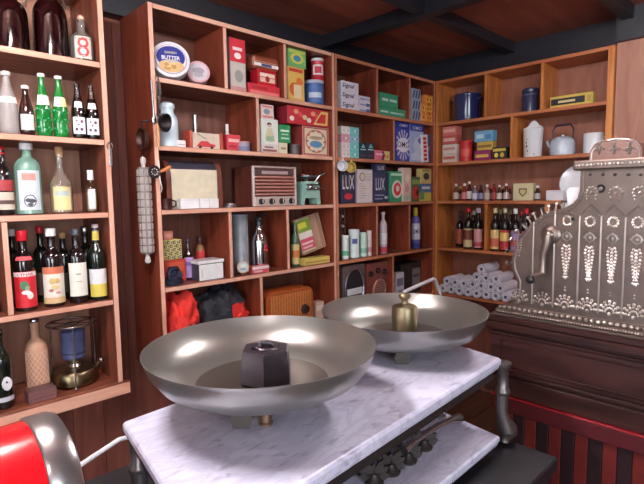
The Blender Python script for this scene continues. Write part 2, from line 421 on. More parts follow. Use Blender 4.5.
# ceiling lamps: white battens with a glowing tube
def lamp(x, y, rz, label, ln=.9, e=1.0):
    r = thing('ceiling_lamp', label, 'lamp', (x, y, H+.94), rz, 'tube lamps on the ceiling')
    mb = MB(); mb.box(-ln/2-.04, ln/2+.04, -.035, .035, -.035, .004, M((235, 235, 235)), .004); mb.build('lamp_batten', r)
    mb = MB(); mb.tube([(-ln/2, 0, -.065), (ln/2, 0, -.065)], .015, emit((255, 248, 246), LAMP_E*e), 10); mb.build('lamp_tube', r)
    for s in (-1, 1):
        mb = MB(); mb.box(s*ln/2-.012, s*ln/2+.012, -.018, .018, -.088, -.036, M((220, 220, 220)), .003); mb.build('lamp_holder', r)
lamp(.08, .92, .3, 'white tube lamp on the ceiling over the bottle shelves', .42, 7.0)
lamp(1.80, .50, 1.2, 'added white tube lamp over the counter, brightening the far corner', .6, 2.6)  # added lamp, no known fixture here; lifts the dark far corner shelves
lamp(-.9, -.5, .3, 'white tube lamp on the ceiling near the shop window')
# ================================================================ shelf units
T_ = .022
RB = wood((90, 44, 32), (144, 80, 58), 'z', rough=.4)
RBX = wood((94, 48, 36), (146, 82, 62), 'x', rough=.4)
RY = wood((108, 46, 30), (146, 70, 48), 'z', rough=.38)
EDGE = wood((202, 146, 124), (224, 174, 152), 'x', rough=.45)
EDGEZ = wood((202, 146, 124), (224, 174, 152), 'z', rough=.45)
OR = wood((176, 100, 48), (214, 140, 76), 'z', rough=.4)
ORX = wood((160, 86, 44), (196, 118, 66), 'x', rough=.4)
ORE = wood((172, 98, 64), (200, 126, 84), 'x', rough=.42)
EDGEO = wood((182, 112, 82), (206, 138, 104), 'x', rough=.42)
BACKM = wood((104, 62, 50), (132, 84, 70), 'z', rough=.55)
BACKA = wood((160, 112, 92), (184, 134, 112), 'z', rough=.55)
BACKC = wood((138, 84, 66), (164, 106, 84), 'z', rough=.55)
def shelf_unit(u, x0, x1, depth, rows, label, mats, last=5, tr=T_, plinth=False):
    side, shelf, ex, ez, back = mats
    root = thing('shelf_unit', label, 'shelf', world(u, 0, 0, 0), urot(u))
    def part(name, a, mat, front): MB().box(*a, mat, .0015, front=front).build(name, root)
    zt, zb = SH[0], SH[last]-.05
    part('side_panel', (x0, x0+T_, 0, depth, zb, zt), side, ez); part('side_panel', (x1-tr, x1, 0, depth, zb, zt), side, ez)
    xa, xb = x0+T_, x1-tr
    for i in range(0, last+1): part('shelf_board' if i else 'top_board', (xa, xb, .001, depth-.009, SH[i]-T_, SH[i]), shelf, ex)
    part('back_panel', (xa, xb, depth-.008, depth, zb, zt), back, back)
    for r in range(1, last+1):
        ms = []
        for px in rows.get(r, ()):
            ym = .5*(base_y(u, px, 0, SH[r-1])+base_y(u, px, 0, SH[r])); ms.append(loc_px(u, px, ym, 0)[0])
        ed = [xa]+[v for m__ in sorted(ms) for v in (m__-.010, m__+.010)]+[xb]
        CELLS.setdefault((u, r), []).extend(zip(ed[::2], ed[1::2]))
    for r, xs in rows.items():
        for px in xs:
            ym = .5*(base_y(u, px, 0, SH[r-1])+base_y(u, px, 0, SH[r])); xm = loc_px(u, px, ym, 0)[0]
            part('divider', (xm-.010, xm+.010, .003, depth-.009, SH[r], SH[r-1]-T_), side, ez)
    if plinth: part('front_rail', (x0, x1+.02, -.022, -.0005, SH[5]-.05, SH[5]-.001), shelf, ex)
    return root
shelf_unit('A', -.35, .768, .30, {4: [7.5], 5: [-60], 1: [-70], 3: [-60]}, 'wooden shelf unit full of old bottles with a thick rail along its foot', (RB, RBX, EDGE, EDGEZ, BACKA), plinth=True)
shelf_unit('B', .984, 2.1265, .29, {1: [225.7, 285.5], 2: [258.3], 4: [231.3, 288.5], 5: [262.3]}, 'wooden shelf unit with tins, radios and the pink-edged shelves beside the bottle shelves', (RY, RBX, EDGE, EDGEZ, BACKM))
shelf_unit('B', 2.1285, 3.2105, .29, {1: [377.7, 410.2], 2: [394.4], 4: [377.5, 410], 5: [393.5]}, 'wooden shelf unit in the corner stocked with soap powder and toothpaste cartons', (RY, RBX, EDGEO, EDGEO, BACKM))
shelf_unit('C', -2.0485, -.866, .25, {1: [485.3, 542], 2: [511.4], 4: [485.2, 545]}, 'orange wooden shelf unit behind the cash register holding enamel ware and bottles', (OR, ORX, ORE, OR, BACKC), tr=.034)
# ================================================================ counter scale
ZS, ZL, ZT = -.42, -.60, -.655
MARB = marble()
IRON = M((112, 106, 106), rough=.36, metal=.8, var=.2)
DIRON = M((66, 60, 60), rough=.45, metal=.6, var=.2)
STEEL = M((200, 196, 190), rough=.22, metal=1, var=.05)
def inset(poly, d):
    out = []; n = len(poly)
    for i in range(n):
        a, b, c = Vector(poly[i-1]), Vector(poly[i]), Vector(poly[(i+1) % n])
        e1 = (b-a).normalized(); e2 = (c-b).normalized(); n1 = Vector((-e1.y, e1.x)); n2 = Vector((-e2.y, e2.x))
        out.append(b+(n1+n2)*(d/(1+n1.dot(n2))))
    return out
def slab(poly, prof, mat, name, parent):
    vs = []; fs = []; n = len(poly)
    for d, z in prof: vs += [(p.x, p.y, z) for p in inset(poly, d)]
    for j in range(len(prof)-1):
        for i in range(n): fs.append((j*n+i, j*n+(i+1) % n, (j+1)*n+(i+1) % n, (j+1)*n+i))
    fs.append(tuple(range(n))[::-1]); fs.append(tuple((len(prof)-1)*n+i for i in range(n)))
    mb = MB(); mb.add(vs, fs, mat); return mb.build(name, parent)
TOPQ = [(.275, .496), (1.168, .545), (1.238, .950), (.343, .898)]
LOWQ = [(.31, .505), (1.115, .520), (1.165, .90), (.37, .86)]
scale = thing('counter_scale', 'antique shop scale with two marble slabs and iron legs', 'scale', (0, 0, H))
slab(TOPQ, [(.006, ZS-.030), (.004, ZS-.024), (.004, ZS-.021), (0, ZS-.018), (0, ZS-.007), (.003, ZS-.002), (.006, ZS)], MARB, 'marble_top', scale)
slab(LOWQ, [(.005, ZL-.026), (.003, ZL-.020), (.003, ZL-.017), (0, ZL-.014), (0, ZL-.005), (.004, ZL)], MARB, 'marble_shelf', scale)
for (cx, cy), (ox, oy) in zip(TOPQ, ((.018, .004), (.016, .002), (.01, .01), (.020, -.012))):
    x, y = cx+ox, cy+oy; dx = .012 if cx > .7 else -.012
    mb = MB()
    mb.lathe([(.016, -.030), (.019, -.026), (.019, -.018), (.014, -.012), (.0145, .05-.012), (.018, .042), (.021, .050), (.021, .056)], IRON, 12, c=(x, y, ZS-.072))
    mb.tube([(x, y, ZS-.095), (x-dx*.3, y, ZS-.145), (x+dx*.2, y-.004, ZS-.175), (x+dx, y-.008, ZS-.195), (x+dx*1.4, y-.01, ZS-.208), (x+dx*.6, y-.006, ZS-.220), (x+dx*.5, y-.005, ZS-.2295)], [.0165, .014, .018, .026, .024, .012, .014], IRON, 10)
    mb.build('leg', scale)
for a, b in ((0, 1), (1, 2), (2, 3), (3, 0)):
    p, q = inset(TOPQ, .022)[a], inset(TOPQ, .022)[b]
    mb = MB(); mb.tube([(p.x, p.y, ZS-.047), (q.x, q.y, ZS-.047)], .012, DIRON, 4); mb.build('frame_rail', scale)
bpts = [at_y(414, 442, .60), at_y(426, 433, .60), at_y(438, 426, .60), at_y(449, 421, .60), at_y(459, 418.5, .60)]
mb = MB(); mb.tube([at_y(404, 450, .60)]+bpts+[bpts[-1]+Vector((.012, 0, .003))], [.011, .006, .0065, .008, .0075, .013, .006], M((170, 166, 166), rough=.24, metal=.95), 10); mb.build('balance_beam', scale)
for px, y0, y1 in ((422, 415, 428), (448.5, 399, 415)):
    a, b = at_y(px, y0, .64), at_y(px, y1, .64)
    mb = MB(); mb.lathe([(.007, 0), (.012, .006), (.012, .014), (.006, .02), (.006, a.z-b.z+.03), (.009, a.z-b.z+.032)], STEEL, 10, c=(b.x, .66, b.z-.02)); mb.build('knife_edge_post', scale)
for cx in (.62, .80):
    mb = MB()
    mb.lathe([(.030, ZL+.0005), (.032, ZL+.006), (.018, ZL+.012), (.012, ZL+.03), (.017, ZL+.06), (.012, ZL+.09), (.020, ZS-.05), (.020, ZS-.0305)], DIRON, 12, c=(cx, .70, 0))
    for s in (-1, 1):
        mb.tube([(cx, .69, ZL+.04)]+[(cx+s*(.02+.035*math.sin(t*.5)), .68-.02*t/6, ZL+.03+.04*math.cos(t*.6)) for t in range(7)], [.011, .010, .012, .011, .009, .010, .012, .008], DIRON, 8)
    mb.build('scroll_bracket', scale)
for i, (cx, cy) in enumerate([at_z(*p, ZL+.02).xy for p in ((374, 474), (391, 464), (408, 453), (424, 440))]):
    mb = MB()
    for k in range(7):
        a = math.radians(-75+25*k); T = Matrix.Translation((cx, cy, ZL+.010)) @ Matrix.Rotation(-.7, 4, 'Z') @ Matrix.Rotation(a, 4, 'Y')
        s = (.034, .046, .040)[k % 3]
        mb.prism([(-.003, 0), (-.010, s*.35), (-.007, s*.75), (0, s), (.007, s*.75), (.010, s*.35), (.003, 0)], -.003+.0012*(k % 2), .003+.0012*(k % 2), DIRON, T=T)
    mb.lathe([(.020, 0.0008), (.021, .006), (.013, .012), (.008, .022), (1e-6, .024)], DIRON, 12, c=(cx, cy, ZL)); mb.build('cast_rosette', scale)
# pans
PANF = M((108, 100, 95), rough=.34, metal=.85, var=.12, scale=9)  # pan floor: some wear, plus the dark ceiling's reflection put into the colour
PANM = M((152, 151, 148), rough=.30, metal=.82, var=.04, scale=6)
def pan(cx, cy, zr, label, pin):
    r = .221; d = .074
    root = thing('scale_pan', label, 'scale pan', (cx, cy, H+ZS+.0006), 0, 'pans of the shop scale')
    g = zr-ZS; zb = g-d
    outer = [(1e-6, zb), (.130, zb), (.162, zb+.004), (.192, zb+.020), (.210, zb+.044), (.2190, zb+.066), (r, g-.001), (r+.001, g)]
    inner = [(r-.001, g), (.2165, zb+.066), (.2072, zb+.045), (.1890, zb+.0225), (.160, zb+.0065), (.128, zb+.0030), (1e-6, zb+.0030)]
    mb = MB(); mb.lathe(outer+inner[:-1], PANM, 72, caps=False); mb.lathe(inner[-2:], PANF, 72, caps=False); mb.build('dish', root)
    mb = MB(); mb.lathe([(.030, 0), (.033, .003), (.033, .008), (.020, .012), (.017, zb-.012), (.034, zb-.004), (.036, zb-.0004)], M((150, 132, 104), rough=.35, metal=1), 18); mb.build('pedestal', root)
    dirv = Vector((-.70, -.72, 0)); p = dirv*.105+Vector((-.715, .70, 0))*.022
    mb = MB(); T = Matrix.Translation((p.x, p.y, zb-.014)) @ Matrix.Rotation(-.78, 4, 'Z')
    mb.prism([(-.014, -.022), (.014, -.022), (.020, -.006), (.014, .0105), (-.014, .0105), (-.020, -.006)], -.02, .02, M((62, 54, 50), rough=.5), T=T); mb.build('tare_bracket', root)
    q = at_z(pin[0], pin[1], ZS); mb = MB(); mb.lathe([(pin[2]*1.2, 0), (pin[2]*1.2, .004), (pin[2], .006), (pin[2], zb+.002)], M((150, 124, 100), rough=.4, metal=.9), 14, c=(q.x-cx, q.y-cy, 0)); mb.build('support_pin', root)
    return zb+.0042+ZS
P1 = Vector((.556, .740)); P2 = Vector((1.058, .772))
ZP1, ZP2 = -.285, -.311
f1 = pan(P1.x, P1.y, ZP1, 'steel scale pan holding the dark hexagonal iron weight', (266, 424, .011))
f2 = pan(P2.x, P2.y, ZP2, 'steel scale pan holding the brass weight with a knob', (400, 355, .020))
# iron hexagonal weight
c = at_z(268, 385, f1); HEXM = M((58, 52, 60), rough=.38, metal=.5, var=.2, bump=.3)
hw = thing('iron_weight', 'dark hexagonal iron weight with a recessed ring on top', 'weight', (c.x+.012, c.y+.02, H+f1+.0006), .3)
mb = MB(); mb.lathe([(.050, 0), (.054, .003), (.050, .066), (.047, .070), (.030, .070), (.028, .064), (1e-6, .064)], HEXM, 6); b_ = mb.build('weight_body', hw)
for pl in b_.data.polygons: pl.use_smooth = False
mb = MB(); mb.tube([(.021*math.cos(a*.5236), .021*math.sin(a*.5236), .0705+.003*math.sin(a*.5236)) for a in range(12)], .0045, HEXM, 8, True); mb.build('lifting_ring', hw)
mb = MB(); mb.ball((.0, .018, .069), .008, HEXM, 8, 5, (1.4, 1, .8)); mb.build('ring_staple', hw); hw.scale = (.98, .98, .94)
BRASS = M((146, 134, 108), rough=.4, metal=1, var=.12)
c = at_z(404.5, 329, f2)
bw = thing('brass_weight', 'cylindrical brass weight with a round knob handle', 'weight', (c.x, c.y, H+f2+.0006))
mb = MB(); mb.lathe([(.034, 0), (.036, .002), (.036, .062), (.033, .067), (.020, .071), (.010, .074)], BRASS, 24); mb.build('weight_body', bw)
mb = MB(); mb.lathe([(.010, .0741), (.008, .080), (.010, .085), (.016, .090), (.017, .096), (.013, .102), (1e-6, .104)], BRASS, 18); mb.build('knob', bw)
# black table that carries the scale
tb = thing('work_table', 'black low table carrying the marble scale', 'table', (0, 0, 0))
mb = MB(); mb.box(-.55, 1.215,   .415, 1.16, H+ZT-.035, H+ZT, M((30, 30, 36), rough=.35, var=.2), .004); mb.build('table_top', tb)
for x in (-.5, 1.18):
    for y in (.45, 1.10):
        mb = MB(); mb.box(x-.025, x+.025, y-.025, y+.025, 0, H+ZT-.035, BLACK, .004); mb.build('table_leg', tb)
# ================================================================ counter under the register
XC = 1.506
RED = M((150, 30, 40), rough=.4, var=.12); DRED = M((78, 20, 28), rough=.45, var=.15)
ZC = -.668
ct = thing('shop_counter', 'shop counter with a red top and red and black striped front', 'counter', (0, 0, 0))
mb = MB(); mb.box(XC, 2.35, -1.4, .735, H+ZC-.006, H+ZC, RED, .002); mb.build('counter_top', ct)
mb = MB(); mb.box(XC+.004, 2.34, -1.39, .73, H+ZC-.056, H+ZC-.0065, DRED, .003); mb.build('top_rail', ct)
mb = MB(); mb.box(XC+.045, 2.32, -1.36, .71, .0, H+ZC-.0585, BLACK); mb.build('carcass', ct)
for i in range(37):
    y = .712-.0385*i
    mb = MB(); mb.box(XC+.032, XC+.0445, y-.0375, y, .02, H+ZC-.059, M((100, 32, 30), rough=.4, var=.2) if i % 2 == 0 else M((40, 22, 28), rough=.4, var=.2), .002); mb.build('front_plank', ct)
# ================================================================ cash register
XR = 1.55
def reg(px, py): p = at_x(px, py, XR); return p.y, p.z
SILV = M((136, 122, 116), rough=.34, metal=.82, var=.14, bump=.15, scale=18)
SILVL = M((186, 178, 172), rough=.34, metal=.92, var=.06)
MAHO = wood((38, 20, 20), (68, 40, 38), 'y', rough=.28, coat=.5)
cr = thing('cash_register', 'antique embossed metal cash register with side crank on wooden base', 'cash register', (0, 0, H))
prof = [reg(*p) for p in ((513, 305.5), (517, 292), (517.5, 281), (512.6, 270), (511.6, 260.6), (515.5, 245), (522.7, 233.7), (531, 223.6), (541, 215.5), (553.7, 210.5), (565, 207.5), (572, 204), (577.5, 198), (579.7, 190), (580.6, 170), (581, 163))]
yb = .205; zt = prof[-1][1]; zbm = prof[0][1]
pf = prof+[(yb, zt), (yb, zbm)]
mb = MB(); mb.prism(pf, XR, XR+.46, SILV, axis='x'); mb.build('register_body', cr)
SILM = M((164, 152, 146), rough=.3, metal=.9, var=.1)
def rim(pts, r, name, x=XR-.001, mat=SILM):
    m_ = MB(); m_.tube([(x, a, b) for a, b in pts], r, mat, 6); return m_.build(name, cr)
def insets(poly, d):
    q = inset([(a, b) for a, b in poly], d); return [(v.x, v.y) for v in q]
sgn = 1 if sum((pf[i][0]*pf[(i+1) % len(pf)][1]-pf[(i+1) % len(pf)][0]*pf[i][1]) for i in range(len(pf))) > 0 else -1
rim(insets(pf, .010*sgn)[:-2], .0026, 'edge_moulding')
# cornice and marquee
mc = MB(); z0 = reg(590, 170)[1]; z1 = reg(590, 160.5)[1]
mc.box(XR-.018, XR+.47, yb-.02, reg(575, 163)[0], z0, z1, SILV, .004)
for i in range(34):
    y = reg(577, 163)[0]-.004-i*.0098
    mc.ball((XR-.018, y, (z0+z1)/2), .0042, SILVL, 6, 4)
mc.build('cornice', cr)
y0 = reg(588, 158)[0]; y1 = reg(641, 158)[0]
mq = [(y0, z1), (y0-.002, z1+.028), (y0-.012, z1+.046), (y0-.03, z1+.056), ((y0+y1)/2, z1+.060), (y1+.03, z1+.056), (y1+.012, z1+.046), (y1+.002, z1+.028), (y1, z1)]
mb = MB(); mb.prism(mq, XR+.01, XR+.44, M((150, 118, 110), rough=.35, metal=.8, var=.15), axis='x'); mb.build('marquee', cr)
rim([(a+(-.005 if i < 4 else .005 if i > 4 else 0), b-.004) for i, (a, b) in enumerate(mq)], .0022, 'marquee_moulding', x=XR+.009)
def beads(pts, name, r=.0030, x=XR-.0005, mat=SILVL):
    m_ = MB()
    for q in pts: m_.ball((x, q[0], q[1]), (q[2] if len(q) > 2 else r)*1.15, mat, 6, 4, (1.1, 1, 1))
    ob_ = m_.build(name, cr); ob_['kind'] = 'stuff'; return ob_
for px in (598, 613, 628.5):
    a, b = reg(px, 149); pts = [(a, b+.010), (a, b+.017, .004)]
    pts += [(a+s*(.004+.004*t), b+.004-.0045*t+.002*t*t*.6) for s in (-1, 1) for t in range(3)]+[(a, b-.010, .004), (a, b-.003, .005)]
    beads(pts, 'fleur_ornament', x=XR+.0095)
# panel ribs with pointed tops
ribs = [(534, 222, 306), (555.5, 211, 309), (580, 216, 312), (601.6, 216, 316), (625.8, 217, 321), (651, 218, 326)]
RY_ = []
for px, pt, pb in ribs:
    a, zt_ = reg(px, pt); _, zb_ = reg(px, pb); RY_.append(a); rim([(a, zb_+.006), (a, zt_)], .0026, 'panel_rib')
tops = [((580, 216), (591, 204.5), (601.6, 216)), ((601.6, 216), (613.7, 205), (625.8, 217)), ((625.8, 217), (638, 206), (651, 218)), ((555.5, 211), (566, 212), (580, 216))]
for t in tops: rim([reg(*p) for p in t], .0026, 'panel_arch')
cols = [(RY_[i]+RY_[i+1])/2 for i in range(5)]
cols = [(reg(520, 270)[0])]+cols
for i, a in enumerate(cols):
    zz = lambda p: reg(588, p)[1]
    pts = []
    zp = zz(311)+.0                                         # palmette at the foot
    for k in range(7):
        t = math.radians(6+28*k)
        for q in (.011, .019, .026): pts.append((a+q*math.cos(t), zp+q*1.25*math.sin(t)+.004, .0030+.07*(q-.01)))
    pts.append((a, zp, .005)); beads(pts, 'palmette_ornament')
    if i in (0,):
        beads([(a+s*.006*math.sin(t*.35+.6)+.004, zz(238)-.0085*t, .0026) for s in (-1, 1) for t in range(9)], 'drop_ornament'); continue
    if i == 1: continue
    beads([(a+s*.0125*(1-t/10.2)**.75*min(1, .55+t*.3), zz(247)-.0096*t, .0036) for s in (-1, 1) for t in range(10)]+[(a, zz(247)-.0096*t-.004, .0042) for t in range(9)]+[(a, zz(280), .005), (a-.006, zz(279), .003), (a+.006, zz(279), .003), (a, zz(293), .0025), (a, zz(292)+.006, .002)], 'drop_ornament')
    m_ = MB(); m_.tube([(XR-.001, a+.012*math.cos(t*.628), zz(237.5)+.012*math.sin(t*.628)) for t in range(10)], .0030, SILVL, 6, True); m_.ball((XR-.001, a, zz(237.5)), .007, SILVL, 8, 5)
    for s in (-1, 1): m_.ball((XR-.001, a+s*.015, zz(237.5)), .003, SILVL, 6, 4); m_.ball((XR-.001, a, zz(237.5)+s*.014), .003, SILVL, 6, 4)
    m_.build('ring_ornament', cr)
    beads([(a+.012*math.cos(t*.571), zz(221.5)+.0135*math.sin(t*.571), .0036) for t in range(11)], 'rosette_ornament')
for px in (591.5, 616, 640): # flowers above the arches
    a, b = reg(px, 193)
    beads([(a+.015*math.cos(t*.6), b+.016*math.sin(t*.6), .0042) for t in range(-1, 7)]+[(a, b, .004), (a-.011, b-.017, .003), (a+.011, b-.017, .003)], 'flower_ornament')
for px in (590, 603, 615, 628.5, 641):
    m_ = MB(); a, b = reg(px, 174.5); m_.ball((XR-.001, a, b), .005, M((92, 84, 84), rough=.4, metal=.8), 8, 5); m_.build('rivet', cr)
m_ = MB(); a, b = reg(601, 188.5); m_.tube([(XR-.003, a+.0095*math.cos(t), b+.0095*math.sin(t)) for t in [.6+.42*k for k in range(12)]], .0028, M((60, 56, 58), rough=.4, metal=.8), 6); m_.ball((XR-.001, a, b), .005, SILVL, 8, 5); m_.build('key_lock', cr)
m_ = MB(); a, b = reg(573.5, 219); m_.lathe([(.0055, 0), (.0055, .006), (1e-6, .0065)], M((24, 22, 24)), 10, T=Matrix.Translation((XR, a, b)) @ Matrix.Rotation(-math.pi/2, 4, 'Y')); m_.build('lock_plug', cr)
# crank
a0, b0 = reg(549.5, 234.5); a1, b1 = reg(546, 272); a2, b2 = reg(538, 277)
m_ = MB(); TX = lambda y, z, x=0: Matrix.Translation((XR+x, y, z)) @ Matrix.Rotation(-math.pi/2, 4, 'Y')
m_.lathe([(.030, 0), (.030, .004), (.024, .009), (.014, .012), (.014, .022), (.010, .026), (1e-6, .027)], SILV, 20, T=TX(a0-.004, b0)); m_.build('crank_hub', cr)
m_ = MB(); m_.tube([(XR-.026, a0-.004, b0), (XR-.028, a0-.004, b0-.02), (XR-.028, a1, (b0+b1)/2), (XR-.028, a1, b1+.01), (XR-.030, a1, b1)], [.012, .013, .010, .010, .011], SILV, 10); m_.build('crank_arm', cr)
m_ = MB(); m_.tube([(XR-.028, a1, b1), (XR-.05, a2+.01, b2+.004)], .007, SILV, 8); m_.ball((XR-.058, a2, b2), .0145, M((58, 52, 54), rough=.3, metal=.5), 12, 8); m_.build('crank_handle', cr)
# keys
for n_, (px, py) in enumerate(((508.6, 263), (509, 251), (512.5, 241), (517.5, 233), (523, 226), (528.5, 220), (534, 216), (541, 211.5), (548, 208.5), (555.5, 206), (563, 204))):
    a, b = reg(px, py); ci, cj = reg(553, 262)
    d = Vector((0, a-ci, b-cj)).normalized()
    for j in range(4):
        x = XR+.005+.11*j; a_, b_ = a+d.y*.006, b+d.z*.006; m_ = MB()
        m_.tube([Vector((x, a_, b_))-d*.03, Vector((x, a_, b_))], .003, SILV, 6)
        m_.tube([Vector((x, a_, b_))-d*.001, Vector((x, a_, b_))+d*.005], .0085, M((70, 66, 68), rough=.35, metal=.7) if n_ % 3 == 1 else SILVL, 10); m_.build('key', cr)
# trim and wooden base
zA, zB = zbm+.001, zbm-.030
yF = reg(500, 312)[0]
mb = MB()
for z0_, z1_, e in ((zbm-.012, zbm+.0, .010), (zbm-.026, zbm-.0121, .026), (zbm-.034, zbm-.0261, .032)):
    mb.box(XR-e, XR+.46+e, yb-e, yF+e-.02, z0_, z1_, SILV, .003)
mb.build('base_trim', cr)
beads([(yF-.006-.0165*i, zbm-.0065, .0054) for i in range(30)], 'bead_moulding', x=XR-.013)
beads([(yF-.002-.0075*i, zbm-.0190, .0028) for i in range(68)], 'bead_moulding', x=XR-.028)
mb = MB()
zw = zbm-.0345
for z0_, z1_, e in ((zw-.020, zw, .034), (zw-.045, zw-.0201, .040), (zw-.056, zw-.0451, .024), (zw-.062, zw-.0561, .030), (zw-.185, zw-.0621, .022), (zw-.20, zw-.1851, .028), (ZC+.0006, zw-.2001, .036)):
    mb.box(XR-e, XR+.46+e, yb-e, yF+e, z0_, z1_, MAHO, .004)
mb.build('wooden_base', cr)
mb = MB(); mb.box(XR-.0225, XR-.0218, yb+.01, yF-.03, zw-.165, zw-.085, MAHO, 0); 
rimz = [(yb+.01, zw-.168), (yF-.02, zw-.168), (yF-.02, zw-.080), (yb+.01, zw-.080)]
m_ = MB(); m_.tube([(XR-.0225, a, b) for a, b in rimz], .004, MAHO, 6, True); m_.build('base_moulding', cr)
# flat white card added for a bright white shape between key bank and cabinet
m_ = MB(); m_.prism([reg(*p) for p in ((558, 212), (563, 206.5), (565.5, 199), (565, 191), (568, 187.5), (577.5, 187), (580, 190), (580, 205), (572, 211))], XR+.012, XR+.0135, M((240, 240, 248), rough=.35), axis='x'); m_.build('white_card', cr)
# ================================================================ red slicer
ax = Vector((1, .03, 0)).normalized()
c0 = ray(50, 481); c0 = c0*(.80/c0.length)
sl = thing('slicing_machine', 'glossy red machine drum with chrome end ring and white scuffs', 'slicer', (c0.x, c0.y, H+ZT+.0006), math.atan2(ax.y, ax.x))
zc = c0.z-ZT; RL = .088
GR = M((206, 18, 30), rough=.22, coat=.6, var=.05); CHR = M((158, 156, 158), rough=.28, metal=.9, var=.03)
TY = Matrix.Translation((0, 0, zc)) @ Matrix.Rotation(math.pi/2, 4, 'Y')
mb = MB(); mb.lathe([(RL*.9, -.36), (RL*.98, -.35), (RL*.98, -.022)], GR, 40, T=TY); mb.build('drum', sl)
mb = MB(); mb.lathe([(RL*.985, -.0215), (RL*1.01, -.018), (RL*1.01, .006), (RL*.97, .014), (RL*.86, .018), (1e-6, .020)], CHR, 40, T=TY); mb.build('end_ring', sl)
mb = MB(); mb.box(-.30, -.05, -.07, .07, .0, zc-.05, GR, .01); mb.box(-.36, .0, -.10, .10, 0, .03, GR, .008); mb.build('pedestal', sl)
mb = MB(); mb.box(-.145, -.095, -RL-.012, -RL+.030, zc+.022, zc+.070, GR, .006); mb.build('red_knob_block', sl)
mb = MB()
for i in range(22):
    x = -.03-.0075*i+random.uniform(-.002, .002); th = math.radians(88-.2*i+random.uniform(-1.5, 1.5)); ra = RL*.98+.0006
    s0 = random.uniform(.003, .0055)
    mb.ball((x, -ra*math.sin(th), zc+ra*math.cos(th)), s0, M((236, 200, 204), rough=.5), 6, 4, (1.3, .25, 1))
mb.build('paint_scuffs', sl)
pA = at_z(72, 470.5, -.50); pB = at_z(119, 439.5, -.50)
cw = MB(); up_ = Vector((0, 0, H)); dv = (pB-pA)
cw.tube([pA+up_-dv*.4, pA+up_, (pA+pB)/2+up_, pB+up_, pB+up_+Vector((.10, .02, -.02)), pB+up_+Vector((.16, .02, -.10)), pB+up_+Vector((.20, .02, ZT-pB.z+.008)), pB+up_+Vector((.30, .0, ZT-pB.z+.0055))], .0048, M((226, 224, 232), rough=.4), 8)
tag(cw.build('power_cord'), 'white cord running from the red machine behind the marble scale', 'cord')
# ================================================================ bottles on the left unit
DK = M((22, 14, 16), rough=.08, coat=.8); DKG = M((16, 24, 18), rough=.08, coat=.8); BRN = M((46, 20, 18), rough=.08, coat=.8)
GRN = M((14, 116, 46), rough=.06, coat=.9, var=.15); CLR = glass((240, 244, 242), .08); DUSTY = glass((222, 214, 206), .08, .05, .16); GTINT = glass((176, 226, 208), .08, .04, .38)
COLA = M((26, 10, 10), rough=.1); WINE = M((44, 10, 14), rough=.1); AMB = M((222, 184, 122), rough=.12, coat=.5)
WH = M((236, 234, 236), rough=.35); RDC = M((206, 32, 48), rough=.3); GLD = M((200, 164, 88), rough=.35); CORK = M((176, 132, 92), rough=.7); SLV = M((190, 190, 194), rough=.25, metal=1)
G = 'demijohns on the bottle shelves'
for xc, w_, lb in ((10, 38, 'large dark glass demijohn partly cut off, beside another demijohn'), (50, 36, 'large dark glass demijohn next to the clear jar with a red 8')):
    r_, rr, hh = bottle(lb, 'A', 1, xc, w_, -7, 'jug', CLR, WH, .05, liquid=WINE, level=.83, ins=.03, group=G, name='demijohn', cat='demijohn')
    m_ = MB(); m_.tube([(rr*.36, 0, hh*.95), (rr*.75, -.01, hh*.95), (rr*.86, -.01, hh*.9), (rr*.84, -.01, hh*.8)], .006, CLR, 8); m_.build('handle', r_)
    m_ = MB(); m_.lathe([(rr*.37, hh*.905), (rr*.5, hh*.905), (rr*.5, hh*.915), (rr*.37, hh*.92)], CLR, 16); m_.build('neck_collar', r_)
jar, rr, hh = bottle('clear glass jar with a big red number 8 printed on it', 'A', 1, 82.5, 24, 21, 'small', DUSTY, None, ins=.008, name='glass_jar', cat='jar', labels=[(.04, .56, (206, 190, 182), .75)], text=('8', .30, 1.05, .46, (216, 62, 66)))
m_ = MB(); m_.ball((0, 0, hh+.008), .012, M((214, 160, 140), rough=.3), 12, 8); m_.build('stopper', jar)
# soft drinks
rb, rr, hh = bottle('clear frosted soda bottle with ribbed body, beside the brown bottle', 'A', 2, 7.5, 21, 73, 'soda', M((150, 142, 140), rough=.25, bump=.5, scale=60), M((214, 208, 204), rough=.4), .05, ins=.008, labels=[(.50, .60, (222, 216, 212), 1.3)])
bottle('small dark brown soda bottle with a round silver emblem', 'A', 2, 26.3, 16.5, 87, 'soda', BRN, WH, .05, ins=.008, labels=[(.10, .42, (198, 196, 196), .95)])
lemon = (228, 228, 150)
for xc, yt, lb, c2 in ((42.7, 75, 'green glass soda bottle with all white neck patch', (226, 230, 224)), (59.5, 77.5, 'green glass soda bottle with white and yellow neck patch', lemon)):
    rt, rr, hh = bottle(lb, 'A', 2, xc, 16, yt, 'soda', GRN, WH, .04, ins=.008, group='green soda bottles', labels=[(.50, .66, (222, 228, 224), .95)])
    m_ = MB()
    for v0, a0 in ((.50, .1),): m_.lathe([(rr*(.98-1.1*(v-.5))+.0026, v*hh) for v in (.505, .55, .60, .645)], P(c2), 8, a0=a0, a1=.9, caps=False)
    m_.build('neck_patch', rt)
    m_ = MB()
    for k in range(36):
        a = -1.4+2.8*((k*7) % 12)/11; v = .10+.30*(k//12)/2+.02*(k % 3); m_.ball((rr*math.sin(a), -rr*math.cos(a), v*hh), .0042, GRN if k % 2 else M((60, 160, 100), rough=.06, coat=.9), 6, 4)
    m_.build('dimpled_glass', rt)
